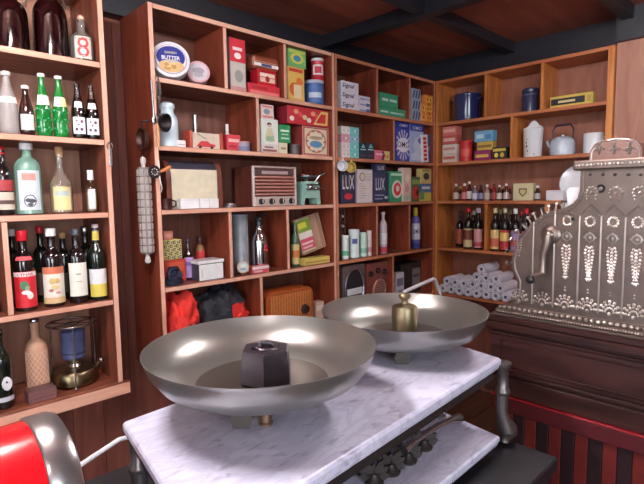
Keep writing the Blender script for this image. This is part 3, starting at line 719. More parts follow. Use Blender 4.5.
for xc, yt, lb in ((78, 83.5, 'cola bottle with white painted label, next to the green bottles'), (94, 86, 'cola bottle with white painted label, next to the shelf end panel')):
    rt, rr, hh = bottle(lb, 'A', 2, xc, 14.6, yt, 'soda', CLR, None, ins=.008, liquid=COLA, level=.74, group='cola bottles with white labels', labels=[(.55, .66, (232, 228, 232), .7), (.08, .38, (232, 228, 232), .95)])
    m_ = MB()
    for a, v, s in ((-.35, .16, .006), (.25, .16, .006), (.3, .30, .006), (-.1, .24, .004), (-.3, .31, .004)):
        m_.ball(((rr+.0014)*math.sin(a), -(rr+.0014)*math.cos(a), v*hh), s, P((96, 60, 92)), 8, 5, (1, .22, 1))
    m_.build('label_print', rt)
# spirits
bottle('dark bottle with red and cream label beside the green gin bottle', 'A', 3, 3, 21, 148, 'wine', DK, RDC, .10, ins=.05, labels=[(.08, .34, (196, 180, 164), 1.3), (.36, .52, (150, 40, 44), 1.3), (.16, .22, (90, 60, 60), 1.2)])
rt, rr, hh = bottle('large pale green gin bottle with white emblem label', 'A', 3, 28, 29, 144, 'gin', GTINT, WH, .08, ins=.03, labels=[(.06, .62, (196, 206, 214), .85)])
m_ = MB(); m_.lathe([(rr+.0016, v*hh) for v in (.48, .54, .58)], P((206, 140, 130)), 10, a0=-.5, a1=.5, caps=False)
m_.tube([((rr+.0012)*math.sin(.42*math.cos(t*.5236)), -(rr+.0012)*math.cos(.42*math.cos(t*.5236)), hh*(.19+.085*math.sin(t*.5236))) for t in range(12)], .0016, P((60, 60, 70)), 6, True)
for a, v, s in ((-.12, .20, .009), (.12, .19, .010), (.0, .14, .008)): m_.ball(((rr+.001)*math.sin(a), -(rr+.001)*math.cos(a), v*hh), s, P((60, 62, 70)), 8, 5, (1.2, .15, .8))
m_.build('label_print', rt)
bottle('tequila bottle with amber liquor and yellowed label', 'A', 3, 60.5, 24.5, 148, 'tequila', DUSTY, CORK, .14, ins=.03, liquid=AMB, level=.42, labels=[(.05, .40, (214, 196, 142), .8), (.26, .34, (168, 178, 176), .6)], capr=1.0)
bottle('small clear flask with white cap and pale printed label', 'A', 3, 91, 13.5, 171, 'small', CLR, WH, .22, ins=.03, liquid=M((190, 150, 110), rough=.2), level=.5, labels=[(.08, .56, (206, 204, 204), .6)])
# wines
def art(rt, rr, hh, blobs, name='label_print'):
    m_ = MB()
    for a, v, sx, sz, c in blobs: m_.ball(((rr+.0016)*math.sin(a), -(rr+.0016)*math.cos(a), v*hh), .01, P(c), 10, 6, (sx, .14, sz))
    m_.build(name, rt)
rt, rr, hh = bottle('dark liqueur bottle with red label, red cap and red neck band', 'A', 4, 24, 24.5, 231, 'port', DK, RDC, .12, ins=.02, labels=[(.05, .50, (206, 38, 50), 1.25), (.44, .495, (236, 226, 226), 1.2), (.64, .69, (214, 80, 88), .8)], text=('CYNAR', .467, 1.5, .035, (170, 30, 40)))
art(rt, rr, hh, [(-.12, .33, 1.5, 1.7, (70, 120, 84)), (.08, .30, .9, 1.1, (130, 160, 120)), (0, .24, 1.6, .8, (232, 226, 226)), (.3, .20, 1.1, 1.4, (228, 216, 212))])
rt, rr, hh = bottle('dark vermouth bottle with white cap and orange and white vine label', 'A', 4, 52.5, 23, 229, 'port', DK, WH, .09, ins=.02, labels=[(.10, .52, (226, 216, 206), 1.25), (.43, .52, (206, 116, 84), 1.25), (.05, .13, (206, 176, 130), 1.25)])
art(rt, rr, hh, [(-.15, .34, 1.2, 1.2, (204, 178, 112)), (.25, .34, 1.1, 1.0, (196, 160, 104)), (.05, .26, 1.4, 1.0, (206, 184, 128)), (-.3, .22, .9, .6, (190, 110, 110)), (.3, .19, .9, .5, (190, 110, 110))])
rt, rr, hh = bottle('dark wine bottle with a plain rounded white label', 'A', 4, 77, 21, 229, 'port', DK, None, ins=.02, labels=[(.10, .55, (228, 222, 212), 1.05), (.92, .998, (60, 66, 76), 3.1)])
art(rt, rr, hh, [(0, .40, 1.1, .35, (170, 164, 158)), (0, .30, 1.3, .16, (170, 160, 150))])
rt, rr, hh = bottle('dark wine bottle with white over yellow label and yellow neck foil', 'A', 4, 99.8, 18.6, 225, 'wine', DKG, M((206, 180, 190), rough=.4), .07, ins=.02, labels=[(.05, .24, (216, 196, 88), 1.2), (.22, .42, (222, 220, 222), 1.2), (.80, .92, (206, 184, 90), 3.1)])
for xc, yt, cp, lb in ((13.5, 230, WH, 'dark bottle with white cap standing behind the red labelled liqueur bottle'), (41.5, 227, RDC, 'dark bottle with red cap standing behind the vermouth bottle'), (64, 233, CORK, 'dark corked bottle standing behind the rounded white label bottle'), (87.5, 227, SLV, 'dark green bottle with grey cap behind the yellow label bottle')):
    bottle(lb, 'A', 4, xc, 17, yt, 'port', DKG, cp, .08, ins=.15, labels=[(.1, .4, (90, 70, 60), 1.0)])
bottle('dark reddish bottle standing left of the shelf divider by the wine bottles', 'A', 4, -12, 22, 232, 'wine', BRN, RDC, .1, ins=.06, labels=[(.1, .45, (150, 40, 40), 1.2)])
rt, rr, hh = bottle('dark green bottle with a round white emblem label and white strip', 'A', 5, 1, 24, 330, 'wine', DKG, SLV, .1, ins=.03, labels=[(.10, .16, (206, 206, 220), 1.2)])
art(rt, rr, hh, [(.35, .33, 1.7, 2.6, (216, 216, 224)), (.35, .34, 1.3, 2.0, (40, 48, 60)), (.35, .34, .9, .7, (216, 216, 224))])
rt, rr, hh = bottle('pale soda siphon bottle wrapped in woven mesh', 'A', 5, 36.5, 24, 319, 'port', M((196, 150, 124), rough=.35), SLV, .05, ins=.09, name='siphon_bottle', capr=1.0)
m_ = MB(); MESHM = M((226, 196, 176), rough=.4)
for s in (-1, 1):
    for k in range(14):
        m_.tube([((rr+.0008)*math.sin(s*(t*.32)+k*.449), -(rr+.0008)*math.cos(s*(t*.32)+k*.449), hh*(.03+.55*t/9)) for t in range(10)], .0009, MESHM, 4)
m_.build('woven_mesh', rt); rt.children[-1]['kind'] = 'stuff'
carton('small_box', 'small flat brown box lying before the woven siphon bottle', 'box', 'A', 5, 28, 57, 389.5, (120, 84, 84), ins=.015, dd=.055, flap=True, side=(96, 66, 66), art=[('r', .06, .94, .3, .36, (86, 58, 58))])
# paraffin stove
x_, z_ = loc_px('A', 75.5, 380, .12); W = world('A', x_, .12, SH[5]+.0006)
st = thing('paraffin_stove', 'brass paraffin stove with blue burner and chrome pot ring', 'stove', W, .3)
BRS = M((128, 114, 88), rough=.3, metal=1, var=.12); BLU = M((64, 72, 108), rough=.3, var=.1)
m_ = MB(); m_.lathe([(.076, .004), (.083, .012), (.083, .05), (.074, .062), (.03, .066), (.014, .07)], BRS, 28); m_.build('tank', st)
m_ = MB(); m_.lathe([(.024, .066), (.028, .075), (.022, .085), (.030, .10), (.030, .106)], SLV, 20); m_.build('burner_cup', st)
m_ = MB(); m_.lathe([(.038, .106), (.043, .112), (.041, .130), (.046, .135), (.043, .155), (.046, .195), (.046, .220), (.034, .226), (1e-6, .226)], BLU, 24); m_.build('burner', st)
RS = .093; zr = .252
m_ = MB(); m_.tube([(RS*math.cos(a*.2618), RS*math.sin(a*.2618), zr) for a in range(24)], .0035, SLV, 8, True)
for a in range(6): m_.tube([(RS*math.cos(a*1.047), RS*math.sin(a*1.047), zr), (.022*math.cos(a*1.047), .022*math.sin(a*1.047), zr-.002)], .0028, SLV, 6)
m_.tube([(.024*math.cos(a*.524), .024*math.sin(a*.524), zr-.002) for a in range(12)], .0025, SLV, 6, True); m_.build('pot_ring', st)
for a in (-2.15, -.06, 2.04):
    m_ = MB(); m_.tube([(RS*.97*math.cos(a), RS*.97*math.sin(a), zr), (RS*.97*math.cos(a), RS*.97*math.sin(a), .012), (RS*math.cos(a), RS*math.sin(a), .002)], [.003, .003, .004], SLV, 8); m_.ball((RS*math.cos(a), RS*math.sin(a), .0075), .007, SLV, 8, 5); m_.build('leg', st)
m_ = MB(); m_.tube([(.078*math.cos(-.4), .078*math.sin(-.4), .05), (.098*math.cos(-.4), .098*math.sin(-.4), .068)], .006, BRS, 8); m_.ball((.103*math.cos(-.4), .103*math.sin(-.4), .074), .011, SLV, 10, 6, (1, 1, 1.2)); m_.build('filler_valve', st)
# opener hooked on the end panel
pz = at_y(110, 143, 1.972); pw = at_y(110.5, 166, 1.972)
op = thing('bottle_opener', 'silver bottle opener hanging on the end post of the bottle shelves', 'opener', (pz.x, 1.9735, H+pw.z))
m_ = MB(); m_.box(-.006, .006, -.0035, .0035, 0, pz.z-pw.z-.02, SLV, .0015); m_.build('shank', op)
hh = pz.z-pw.z; m_ = MB(); m_.tube([(.011*math.cos(a*.524), 0, hh-.012+.014*math.sin(a*.524)) for a in range(12)], .003, SLV, 6, True); m_.build('opener_loop', op)
# ================================================================ tall unit, top row
def disc_tin(label, u, k, xc, yc, wpx, rim_c, face, decs, tilt=.22, ins=.05, text=None):
    zb = SH[k]; lx = loc_px(u, xc, yc, ins)[0]; p = world(u, lx, ins, 0); p.z = 0; r = wpx/2/FPX*p.dot(FW); d = .05
    a_, b_ = clamp(u, k, lx-r*1.06, lx+r*1.02); lx = (a_+b_)/2
    W = world(u, lx, ins, zb+.0008); th = math.atan2(-W.x, W.y)*.75
    rt = thing('round_tin', label, 'tin', W, th)
    # leans back: the axis points to the viewer, rim rests on the shelf
    T = Matrix.Translation((0, 0, (r*1.0)*math.cos(tilt)+d/2*math.sin(tilt)+.001)) @ Matrix.Rotation(-tilt, 4, 'X') @ Matrix.Rotation(math.pi/2, 4, 'X')
    m_ = MB(); m_.lathe([(1e-6, -d/2), (r*.98, -d/2), (r*.985, d*.15)], M(rim_c, rough=.35, metal=.2), 40, T=T); m_.build('tin_body', rt)
    m_ = MB(); m_.lathe([(r*.99, d*.15), (r, d*.18), (r, d/2-.002), (r*.985, d/2), (r*.95, d/2-.001), (1e-6, d/2-.001)], M(face, rough=.3), 40, T=T); m_.build('lid', rt)
    m_ = MB(); z0 = d/2-.0004
    for (cx, cy, rx, ry, c) in decs:
        m_.add([T @ Vector((r*(cx+rx*math.cos(a*.2618)), r*(cy+ry*math.sin(a*.2618)), z0)) for a in range(24)], [tuple(range(24))], P(c)); z0 += .0002
    m_.build('printed_lid', rt)
    if text:
        m_ = MB()
        for s, cx, cy, w_, h_, c in text:
            vs, fs = text_mesh(s); m_.add([T @ Vector((r*(cx+a*w_), r*(cy+b*h_), z0+.0006)) for a, b in vs], fs, P(c))
        m_.build('lettering', rt)
    return rt
cook = [(0, 0, .93, .93, (226, 220, 226)), (0, 0, .84, .84, (150, 140, 176)), (0, .02, .80, .80, (226, 216, 214)), (0, .12, .74, .62, (44, 52, 140)), (0, -.38, .66, .36, (214, 176, 124))]
cook += [(math.cos(k*2.1)*.35*((k % 3)+.6)/1.7, -.38+.16*math.sin(k*2.7), .13, .10, (226, 190, 130) if k % 2 else (188, 140, 84)) for k in range(9)]
disc_tin('round blue butter cookie tin with biscuits printed on the lid', 'B', 1, 170.5, 57, 36, (222, 216, 222), (228, 224, 230), cook, ins=.05, text=[('BUTTER', 0, .06, .95, .22, (240, 240, 244)), ('DANISH', 0, .36, .6, .13, (224, 214, 170)), ('COOKIES', 0, -.14, .7, .12, (150, 200, 230))])
disc_tin('small round tin with pink rim and grey lid beside the cookie tin', 'B', 1, 198, 71, 22, (206, 150, 150), (214, 170, 176), [(0, 0, .8, .8, (206, 196, 204)), (0, .1, .5, .3, (160, 150, 160)), (0, -.3, .4, .2, (170, 160, 168))], ins=.06)
carton('tall_box', 'tall packet, red above and grey below, beside the stacked red tins', 'box', 'B', 1, 230, 245.5, 39, (190, 182, 176), ins=.03, dd=.05, side=(150, 120, 112), art=[('r', 0, 1, .56, 1, (200, 34, 54)), ('r', .2, .8, .78, .84, (236, 214, 214)), ('c', .5, .68, .22, .06, (236, 226, 224)), ('c', .55, .30, .28, .12, (150, 146, 140)), ('r', 0, 1, .0, .10, (196, 140, 138))])
t = carton('flat_box', 'flat red box at the foot of the stacked red tins', 'box', 'B', 1, 248.5, 280, 85, (206, 46, 62), ins=.03, dd=.10, art=[('r', .05, .95, .12, .4, (226, 120, 120)), ('r', .1, .6, .55, .8, (176, 30, 44))])
t2 = carton('red_tin', 'red tin with a pictured cream label, middle of the tin stack', 'tin', 'B', 1, 258, 276.5, 70.5, (190, 30, 42), ins=.04, dd=.07, on=t, rough=.3, art=[('r', .1, .9, .55, .8, (232, 214, 196)), ('r', .1, .9, .2, .5, (216, 190, 170)), ('c', .5, .42, .12, .2, (170, 40, 40))])
t3 = carton('oval_tin', 'brown tin with a white band, topmost of the tin stack', 'tin', 'B', 1, 253.5, 279, 56.5, (150, 78, 58), ins=.035, dd=.08, on=t2, rough=.3, bev=.012, flap=False, art=[('r', .03, .97, .18, .42, (232, 226, 226)), ('r', .3, .7, .2, .4, (60, 70, 120)), ('r', .06, .94, .5, .55, (200, 150, 110))])
t = carton('tall_box', 'yellow and orange packet with pictured glass under the green box', 'box', 'B', 1, 287.5, 304.5, 67.5, (222, 180, 96), ins=.03, dd=.06, art=[('c', .4, .35, .3, .2, (206, 96, 50)), ('c', .7, .6, .2, .12, (226, 120, 60)), ('r', .1, .9, .86, .96, (206, 70, 50)), ('r', .35, .8, .1, .5, (226, 206, 170))])
carton('green_box', 'green and yellow box standing on the orange packet', 'box', 'B', 1, 287.8, 306, 49.5, (120, 180, 110), ins=.03, dd=.05, on=t, art=[('c', .5, .5, .36, .3, (214, 208, 90)), ('c', .5, .5, .2, .18, (70, 140, 170)), ('r', .05, .95, .8, .95, (190, 206, 90))])
r_, _, _, t = round_tin('blue_tin', 'wide blue tin with a pale band under the red can', 'tin', 'B', 1, 318, 19, 82.5, (70, 104, 166), lid=(196, 200, 214), ins=.03, bands=[(.1, .75, (84, 116, 176), 1.3), (.3, .5, (196, 206, 224), .7)])
round_tin('red_can', 'red can with a white slanted band standing on the blue tin', 'can', 'B', 1, 317.3, 12.5, 59.5, (196, 40, 58), lid=(230, 226, 226), ins=.04, on=t, bands=[(.25, .7, (232, 224, 226), .9), (.32, .62, (206, 60, 80), .55)])
# ---- second row
W_ENAM = M((206, 222, 234), rough=.18, coat=.6, var=.04)
lx = loc_px('B', 167.5, 125, .075)[0]; W = world('B', lx, .075, SH[2]+.0006)
mk = thing('milk_can', 'pale blue enamel milk can with a lid behind the black ladle', 'milk can', W)
m_ = MB(); m_.lathe([(.040, 0), (.043, .003), (.043, .105), (.040, .122), (.030, .138), (.027, .150), (.0285, .160)], W_ENAM, 24); m_.build('can_body', mk)
m_ = MB(); m_.lathe([(.031, .1602), (.032, .164), (.031, .178), (.020, .186), (1e-6, .187)], W_ENAM, 24); m_.build('lid', mk)
m_ = MB(); m_.tube([(.03*math.cos(a*.45), 0, .135+.052*math.sin(a*.45)) for a in range(8)], .0018, SLV, 6); m_.build('bail_handle', mk); mk.scale = (1.12, 1.12, 1.10)
carton('small_box', 'tiny white box beside the enamel milk can', 'box', 'B', 2, 177, 186, 140.5, (224, 220, 220), ins=.03, dd=.03, art=[('r', .1, .9, .3, .5, (180, 170, 180))])
lx = loc_px('B', 195, 120, .16)[0]
tc_ = thing('metal_tube', 'upright silver metal tube behind the red-sided box', 'tube', world('B', lx, .16, SH[2]+.0006))
m_ = MB(); m_.lathe([(.012, 0), (.012, .12), (.014, .13), (.014, .178), (.012, .18), (.010, .176), (1e-6, .176)], SLV, 16); m_.build('tube_body', tc_)
m_ = MB(); m_.lathe([(.0125, .06), (.0135, .062), (.0135, .07), (.0125, .072)], SLV, 16); m_.build('collar', tc_)
# red sided glass fronted box
xa = loc_px('B', 191.5, 140, .03)[0]; xb = loc_px('B', 222, 140, .03)[0]; w_ = xb-xa
gb = thing('display_box', 'small display box with red wooden ends and a picture of a red car', 'box', world('B', (xa+xb)/2, .06, SH[2]+.0006)); hb = .082
for s in (-1, 1): m_ = MB(); m_.box(s*w_/2-.008, s*w_/2+.008, -.03, .03, 0, hb, M((176, 70, 52), rough=.4), .002); m_.build('end_block', gb)
m_ = MB(); m_.box(-w_/2+.0085, w_/2-.0085, -.022, .026, .0, hb*.93, M((206, 190, 172), rough=.5), .001); m_.build('panel', gb)
decals(gb, [('p', [(.12, .12), (.8, .12), (.85, .3), (.65, .36), (.55, .5), (.3, .48), (.2, .3)], (196, 50, 60)), ('c', .27, .12, .06, .1, (50, 40, 44)), ('c', .7, .12, .06, .1, (50, 40, 44)), ('p', [(.15, .9), (.5, .6), (.52, .64), (.2, .93)], (120, 110, 90))], w_-.02, hb*.93, -.022)
bottle('tiny white dropper bottle behind the small red box', 'B', 2, 227.3, 6.5, 125, 'small', WH, WH, .25, ins=.10)
carton('small_box', 'small red box in front of the white dropper bottle', 'box', 'B', 2, 227.2, 240.5, 135, (206, 60, 72), ins=.04, dd=.05, art=[('r', .1, .9, .55, .75, (232, 190, 190)), ('r', .1, .7, .2, .35, (160, 30, 50))])
round_tin('small_tin', 'low round tin with dusky pink lid beside the red box', 'tin', 'B', 2, 243, 14, 142, (150, 140, 160), lid=(206, 140, 140), ins=.015, bands=[(.1, .5, (110, 116, 150), 1.2)])
t = carton('small_box', 'low white and brown box at the foot of the lady box', 'box', 'B', 2, 261, 278.5, 144.8, (214, 204, 200), ins=.03, dd=.06, art=[('r', .1, .9, .15, .45, (150, 90, 80)), ('r', .2, .7, .6, .8, (120, 100, 110))])
t = carton('white_box', 'white box printed with a lady in a pale dress', 'box', 'B', 2, 261, 278.3, 119.2, (216, 220, 214), ins=.032, dd=.06, on=t, art=[('c', .48, .80, .13, .07, (80, 50, 48)), ('c', .5, .74, .09, .06, (216, 180, 160)), ('p', [(.36, .64), (.64, .64), (.8, .15), (.55, .08), (.2, .2)], (206, 196, 160)), ('p', [(.3, .3), (.7, .35), (.75, .15), (.25, .12)], (150, 180, 150))])
carton('small_box', 'small pale pink box with blue ornament standing on the lady box', 'box', 'B', 2, 261, 273.8, 104.8, (222, 196, 190), ins=.035, dd=.05, on=t, art=[('c', .45, .5, .25, .2, (130, 150, 170)), ('r', .1, .9, .8, .92, (206, 120, 120)), ('r', .1, .9, .08, .2, (206, 120, 120))])
t = carton('small_box', 'small cream box under the green carton', 'box', 'B', 2, 279.3, 287.5, 143, (222, 214, 186), ins=.03, dd=.045, art=[('r', .2, .8, .4, .6, (160, 140, 110))])
carton('green_box', 'small green carton printed with white lines', 'box', 'B', 2, 279.3, 290.5, 125, (52, 146, 92), ins=.032, dd=.042, on=t, art=[('r', .12, .88, .62, .72, (214, 232, 220)), ('r', .2, .8, .44, .5, (190, 220, 200)), ('r', .15, .85, .2, .3, (190, 220, 200))])
cp, rr, hh, _ = round_tin('dark_cup', 'small dark grey cup beside the cream box', 'cup', 'B', 2, 294.2, 11.5, 145, (74, 66, 66), ins=.02, rough=.4)
t = carton('ornate_tin', 'large ornate cream tin with scrollwork and blue oval', 'tin', 'B', 2, 302.8, 329, 127, (206, 172, 150), ins=.03, dd=.10, side=(150, 60, 60), rough=.3, art=[('r', .03, .97, .03, .97, (176, 70, 72)), ('r', .08, .92, .07, .93, (222, 204, 178)), ('c', .5, .5, .40, .40, (190, 120, 100)), ('c', .5, .5, .35, .35, (226, 214, 190)), ('c', .5, .40, .24, .12, (90, 140, 180)), ('c', .5, .62, .26, .06, (170, 150, 130))]+[('c', .5+.33*math.cos(k*.63), .5+.36*math.sin(k*.63), .05, .04, (120, 130, 110) if k % 2 else (196, 90, 84)) for k in range(10)])
carton('floral_box', 'long red floral box lying on the ornate tin', 'box', 'B', 2, 290.5, 331.5, 105.8, (196, 52, 62), ins=.026, dd=.10, on=t, side=(150, 44, 56), art=[('c', .1+.1*k, .3+.4*((k*3) % 4)/3, .055, .14, ((232, 214, 206), (226, 160, 120), (214, 90, 90), (206, 196, 150))[k % 4]) for k in range(9)]+[('p', [(.6, .1), (.95, .1), (.98, .9), (.8, .9)], (226, 196, 120)), ('p', [(.66, .2), (.9, .2), (.92, .75), (.8, .75)], (206, 60, 60))])
# ---- third row : bread bin, radio, green kitchen scale
xa = loc_px('B', 168, 185, .05)[0]; xb = loc_px('B', 221, 185, .05)[0]; w_ = xb-xa; zt = loc_px('B', 195, 160.5, .05)[1]; hb = zt-SH[3]; dp = .19
bb = thing('bread_bin', 'cream roll-front bread bin with dark wooden ends', 'bread bin', world('B', (xa+xb)/2, .05, SH[3]+.0006))
BW = wood((92, 44, 36), (132, 70, 54), 'z'); CR = M((214, 204, 180), rough=.35, var=.1)
arc = [(0, 0), (0, hb*.62)]+[(dp*.28*(1-math.cos(a*math.pi/12)), hb*.62+hb*.38*math.sin(a*math.pi/12)) for a in range(1, 7)]+[(dp, hb), (dp, 0)]
for s in (-1, 1):
    m_ = MB(); m_.prism([(a, b) for a, b in arc], s*w_/2-(.007 if s < 0 else .018), s*w_/2+(.018 if s < 0 else .007), BW, axis='x'); m_.build('end_panel', bb)
ar2 = [(max(a, .006), min(b, hb-.006)) for a, b in arc]
m_ = MB(); m_.prism([(a, b) for a, b in ar2[:4]]+[(dp-.01, ar2[3][1]), (dp-.01, 0)], -w_/2+.0185, w_/2-.0185, CR, axis='x'); m_.build('roll_front', bb)
m_ = MB(); m_.prism([ar2[3], ar2[4], ar2[5], ar2[6], ar2[7], ar2[8], (dp-.006, ar2[3][1]+.0005), (ar2[3][0], ar2[3][1]+.0005)], -w_/2+.0186, w_/2-.0186, M((70, 66, 84), rough=.25, metal=.3), axis='x'); m_.build('top_slats', bb)
m_ = MB(); m_.box(-w_*.38, w_*.42, dp*.2-.01, dp*.2+.0, hb*.90, hb*.94, M((206, 200, 200), rough=.3), .002); m_.build('chrome_strip', bb)
for a, b, c in ((180.5, 199.5, 'white matchbox-like carton in front of the bread bin, widest of three'), (200.2, 209.5, 'white carton in front of the bread bin, beside the widest one'), (210.2, 218.8, 'white carton in front of the bread bin, nearest the metal lids')):
    carton('white_carton', c, 'box', 'B', 3, a, b, 198.8, (232, 230, 232), ins=.012, dd=.03, group='white cartons before the bread bin', art=[('r', .06, .94, .84, .88, (206, 204, 206))])
lx = loc_px('B', 229.5, 203, .05)[0]
for i, lb_ in enumerate(('flat grey metal lid lying between bread bin and radio, lower of two', 'flat grey metal lid on top of another between bread bin and radio')):
    m_ = MB(); m_.lathe([(.034-.004*i, 0), (.035-.004*i, .004), (.033-.004*i, .0085), (.012, .0085), (.010, .0095), (1e-6, .0095)], M((128, 120, 126), rough=.3, metal=.8), 24)
    tag(m_.build('tin_lid', None, world('B', lx+.006*i, .05, SH[3]+.0006+.0105*i)), lb_, 'lid', 'grey metal lids')
xa = loc_px('B', 252.5, 185, .035)[0]; xb = loc_px('B', 296, 185, .035)[0]; w_ = xb-xa; hb = loc_px('B', 274, 166.5, .035)[1]-SH[3]
rd = thing('table_radio', 'brown wooden table radio with horizontal bars and four dark knobs', 'radio', world('B', (xa+xb)/2, .035, SH[3]+.0006))
WR = wood((84, 42, 34), (126, 68, 54), 'z', rough=.3, coat=.3); CRM = M((206, 190, 184), rough=.3, metal=.3, var=.05)
m_ = MB(); m_.box(-w_/2, w_/2, .004, .17, 0, hb, WR, .004); m_.build('cabinet', rd)
m_ = MB()
for a in ((-w_/2, w_/2, hb*.955, hb), (-w_/2, -w_/2+.012, .0, hb*.955), (w_/2-.012, w_/2, 0, hb*.955), (-w_/2+.012, w_/2-.012, 0, hb*.24)): m_.box(a[0], a[1], -.006, .0039, a[2], a[3], CRM, .002)
m_.build('fascia', rd)
m_ = MB(); m_.box(-w_/2+.02, w_/2-.02, -.001, .0038, hb*.78, hb*.93, M((84, 66, 70), rough=.25), .001); m_.box(-w_*.3, w_*.3, -.003, -.0011, hb*.80, hb*.88, M((176, 150, 150), rough=.3), .001); m_.build('dial', rd)
for i in range(6):
    z_ = hb*(.275+.086*i); m_ = MB(); m_.box(-w_/2+.014, w_/2-.014, -.010, .0036, z_, z_+hb*.046, M((196, 140, 130), rough=.3, metal=.2), .003); m_.build('grille_bar', rd)
for i in range(4):
    m_ = MB(); m_.lathe([(.0165, 0), (.0165, .004), (.013, .016), (1e-6, .017)], M((44, 40, 46), rough=.25), 18, T=Matrix.Translation((-w_/2+w_*(.16+.23*i), -.0062, hb*.12)) @ Matrix.Rotation(math.pi/2, 4, 'X')); m_.box(-w_/2+w_*(.16+.23*i)-.002, -w_/2+w_*(.16+.23*i)+.002, -.025, -.0225, hb*.12-.008, hb*.12+.011, M((220, 214, 210)), .0005); m_.build('knob', rd)
xa = loc_px('B', 301, 185, .05)[0]; xb = loc_px('B', 320.5, 185, .05)[0]; w_ = xb-xa; hb = loc_px('B', 312, 181.5, .05)[1]-SH[3]
gs = thing('kitchen_scale', 'mint green cast kitchen scale with silver beam and round plate', 'scale', world('B', (xa+xb)/2, .05, SH[3]+.0006)); MINT = M((150, 190, 176), rough=.3, var=.08)
m_ = MB(); m_.prism([(-w_*.5, 0), (-w_*.34, 0), (-w_*.30, hb*.28), (w_*.28, hb*.28), (w_*.32, 0), (w_*.5, 0), (w_*.44, hb*.8), (w_*.36, hb), (-w_*.36, hb), (-w_*.44, hb*.8)], 0, .07, MINT); m_.build('stand', gs)
m_ = MB(); m_.lathe([(.010, hb), (.012, hb+.012), (.05, hb+.022), (.062, hb+.028), (.062, hb+.036), (1e-6, hb+.034)], M((110, 112, 116), rough=.3, metal=.6), 24, c=(-w_*.02, .035, 0)); m_.build('weighing_plate', gs)
m_ = MB(); m_.tube([(-w_*.3, -.012, hb*.66), (w_*.62, -.012, hb*.70)], .007, SLV, 10); m_.tube([(-w_*.3, -.012, hb*.86), (w_*.4, -.012, hb*.86)], .004, SLV, 8); m_.ball((-w_*.12, -.014, hb*.76), .017, SLV, 10, 6); m_.ball((w_*.18, -.014, hb*.70), .012, SLV, 10, 6); m_.build('beam', gs)
m_ = MB(); m_.tube([(w_*.3, .03, hb*.9), (w_*.55, .02, hb*1.25), (w_*.62, .0, hb*1.32)], .005, SLV, 8); m_.ball((w_*.66, -.004, hb*1.34), .013, SLV, 10, 6, (1.6, 1, .8)); m_.build('pointer_arm', gs)
m_ = MB(); m_.ball((-w_*.2, .03, hb*1.0+.040), .007, RDC, 8, 5, (2, 1, .8)); m_.build('red_lever', gs)
# ---- fourth row
carton('red_box', 'red picture box under the yellow and blue checked box', 'box', 'B', 4, 165, 186, 260, (190, 64, 52), ins=.10, dd=.07, art=[('r', .1, .9, .5, .9, (206, 90, 60)), ('p', [(.1, .2), (.9, .2), (.7, .55), (.3, .6)], (60, 70, 100))])
zr_ = loc_px('B', 175, 260, .10)[1]+.0015
chk = [('r', .02+.16*i, .02+.16*i+.14, .04+.19*j, .04+.19*j+.16, (40, 52, 120) if (i+j) % 2 else (222, 206, 110)) for i in range(6) for j in range(5)]
chk += [('c', .09+.16*i, .12+.19*j, .04, .05, (222, 206, 110) if (i+j) % 2 else (70, 80, 120)) for i in range(6) for j in range(5)]
t = carton('checked_box', 'yellow and blue checked box standing on the red picture box', 'box', 'B', 4, 164, 182, 240, (214, 200, 120), ins=.105, dd=.06, on=zr_, art=chk)
carton('small_box', 'small pink box on top of the checked box', 'box', 'B', 4, 163.5, 173, 231.3, (214, 130, 116), ins=.11, dd=.05, on=t, art=[('r', .2, .8, .3, .7, (226, 170, 150))])
lx = loc_px('B', 174.5, 278, .055)[0]; ir = thing('flat_iron', 'small dark blue flat iron with a curved handle', 'iron', world('B', lx, .055, SH[4]+.0006), .5)
NV = M((58, 62, 84), rough=.25, metal=.4)
m_ = MB(); sole = [(-.05, -.030), (-.02, -.036), (.03, -.026), (.062, 0), (.03, .026), (-.02, .036), (-.05, .030)]; m_.prism(sole, 0.002, .022, NV, axis='z'); m_.prism([(a*.8, b*.75) for a, b in sole], .0221, .036, NV, axis='z'); m_.build('sole_block', ir)
m_ = MB(); m_.tube([(.03, 0, .034), (.036, 0, .062), (.018, 0, .074), (-.03, 0, .074), (-.045, 0, .060), (-.038, 0, .034)], [.006, .008, .012, .012, .008, .006], M((44, 46, 66), rough=.3), 10); m_.build('handle', ir)
bottle('dark bottle with a tall lilac label beside the checked box', 'B', 4, 188.3, 10.5, 239, 'small', DK, M((60, 40, 60)), .1, ins=.10, labels=[(.06, .56, (170, 140, 196), 1.1), (.35, .45, (120, 90, 150), .7)])
bottle('small bottle with red band and cream label behind the white tin', 'B', 4, 200.5, 9.5, 237, 'gin', M((130, 90, 60), rough=.15), M((60, 30, 30)), .18, ins=.15, labels=[(.1, .42, (206, 196, 140), 1.2), (.40, .66, (190, 50, 52), 1.2)])
t = carton('white_tin', 'white metal tin box with a loose lid in the small compartment', 'tin', 'B', 4, 199, 223.5, 263.5, (222, 222, 224), ins=.03, dd=.10, side=(70, 66, 76), rough=.25, flap=False, art=[('r', .1, .14, .2, .7, (180, 180, 186))])
xa, xb = loc_px('B', 198, 262, .028)[0], loc_px('B', 224.5, 262, .028)[0]
li = MB(); li.box(-(xb-xa)/2, (xb-xa)/2, -.052, .052, 0, .016, M((230, 230, 232), rough=.25), .003); lo = li.build('tin_lid', None, world('B', (xa+xb)/2, .08, t+.0006)); tag(lo, 'white flat lid lying on the white metal tin box', 'lid')
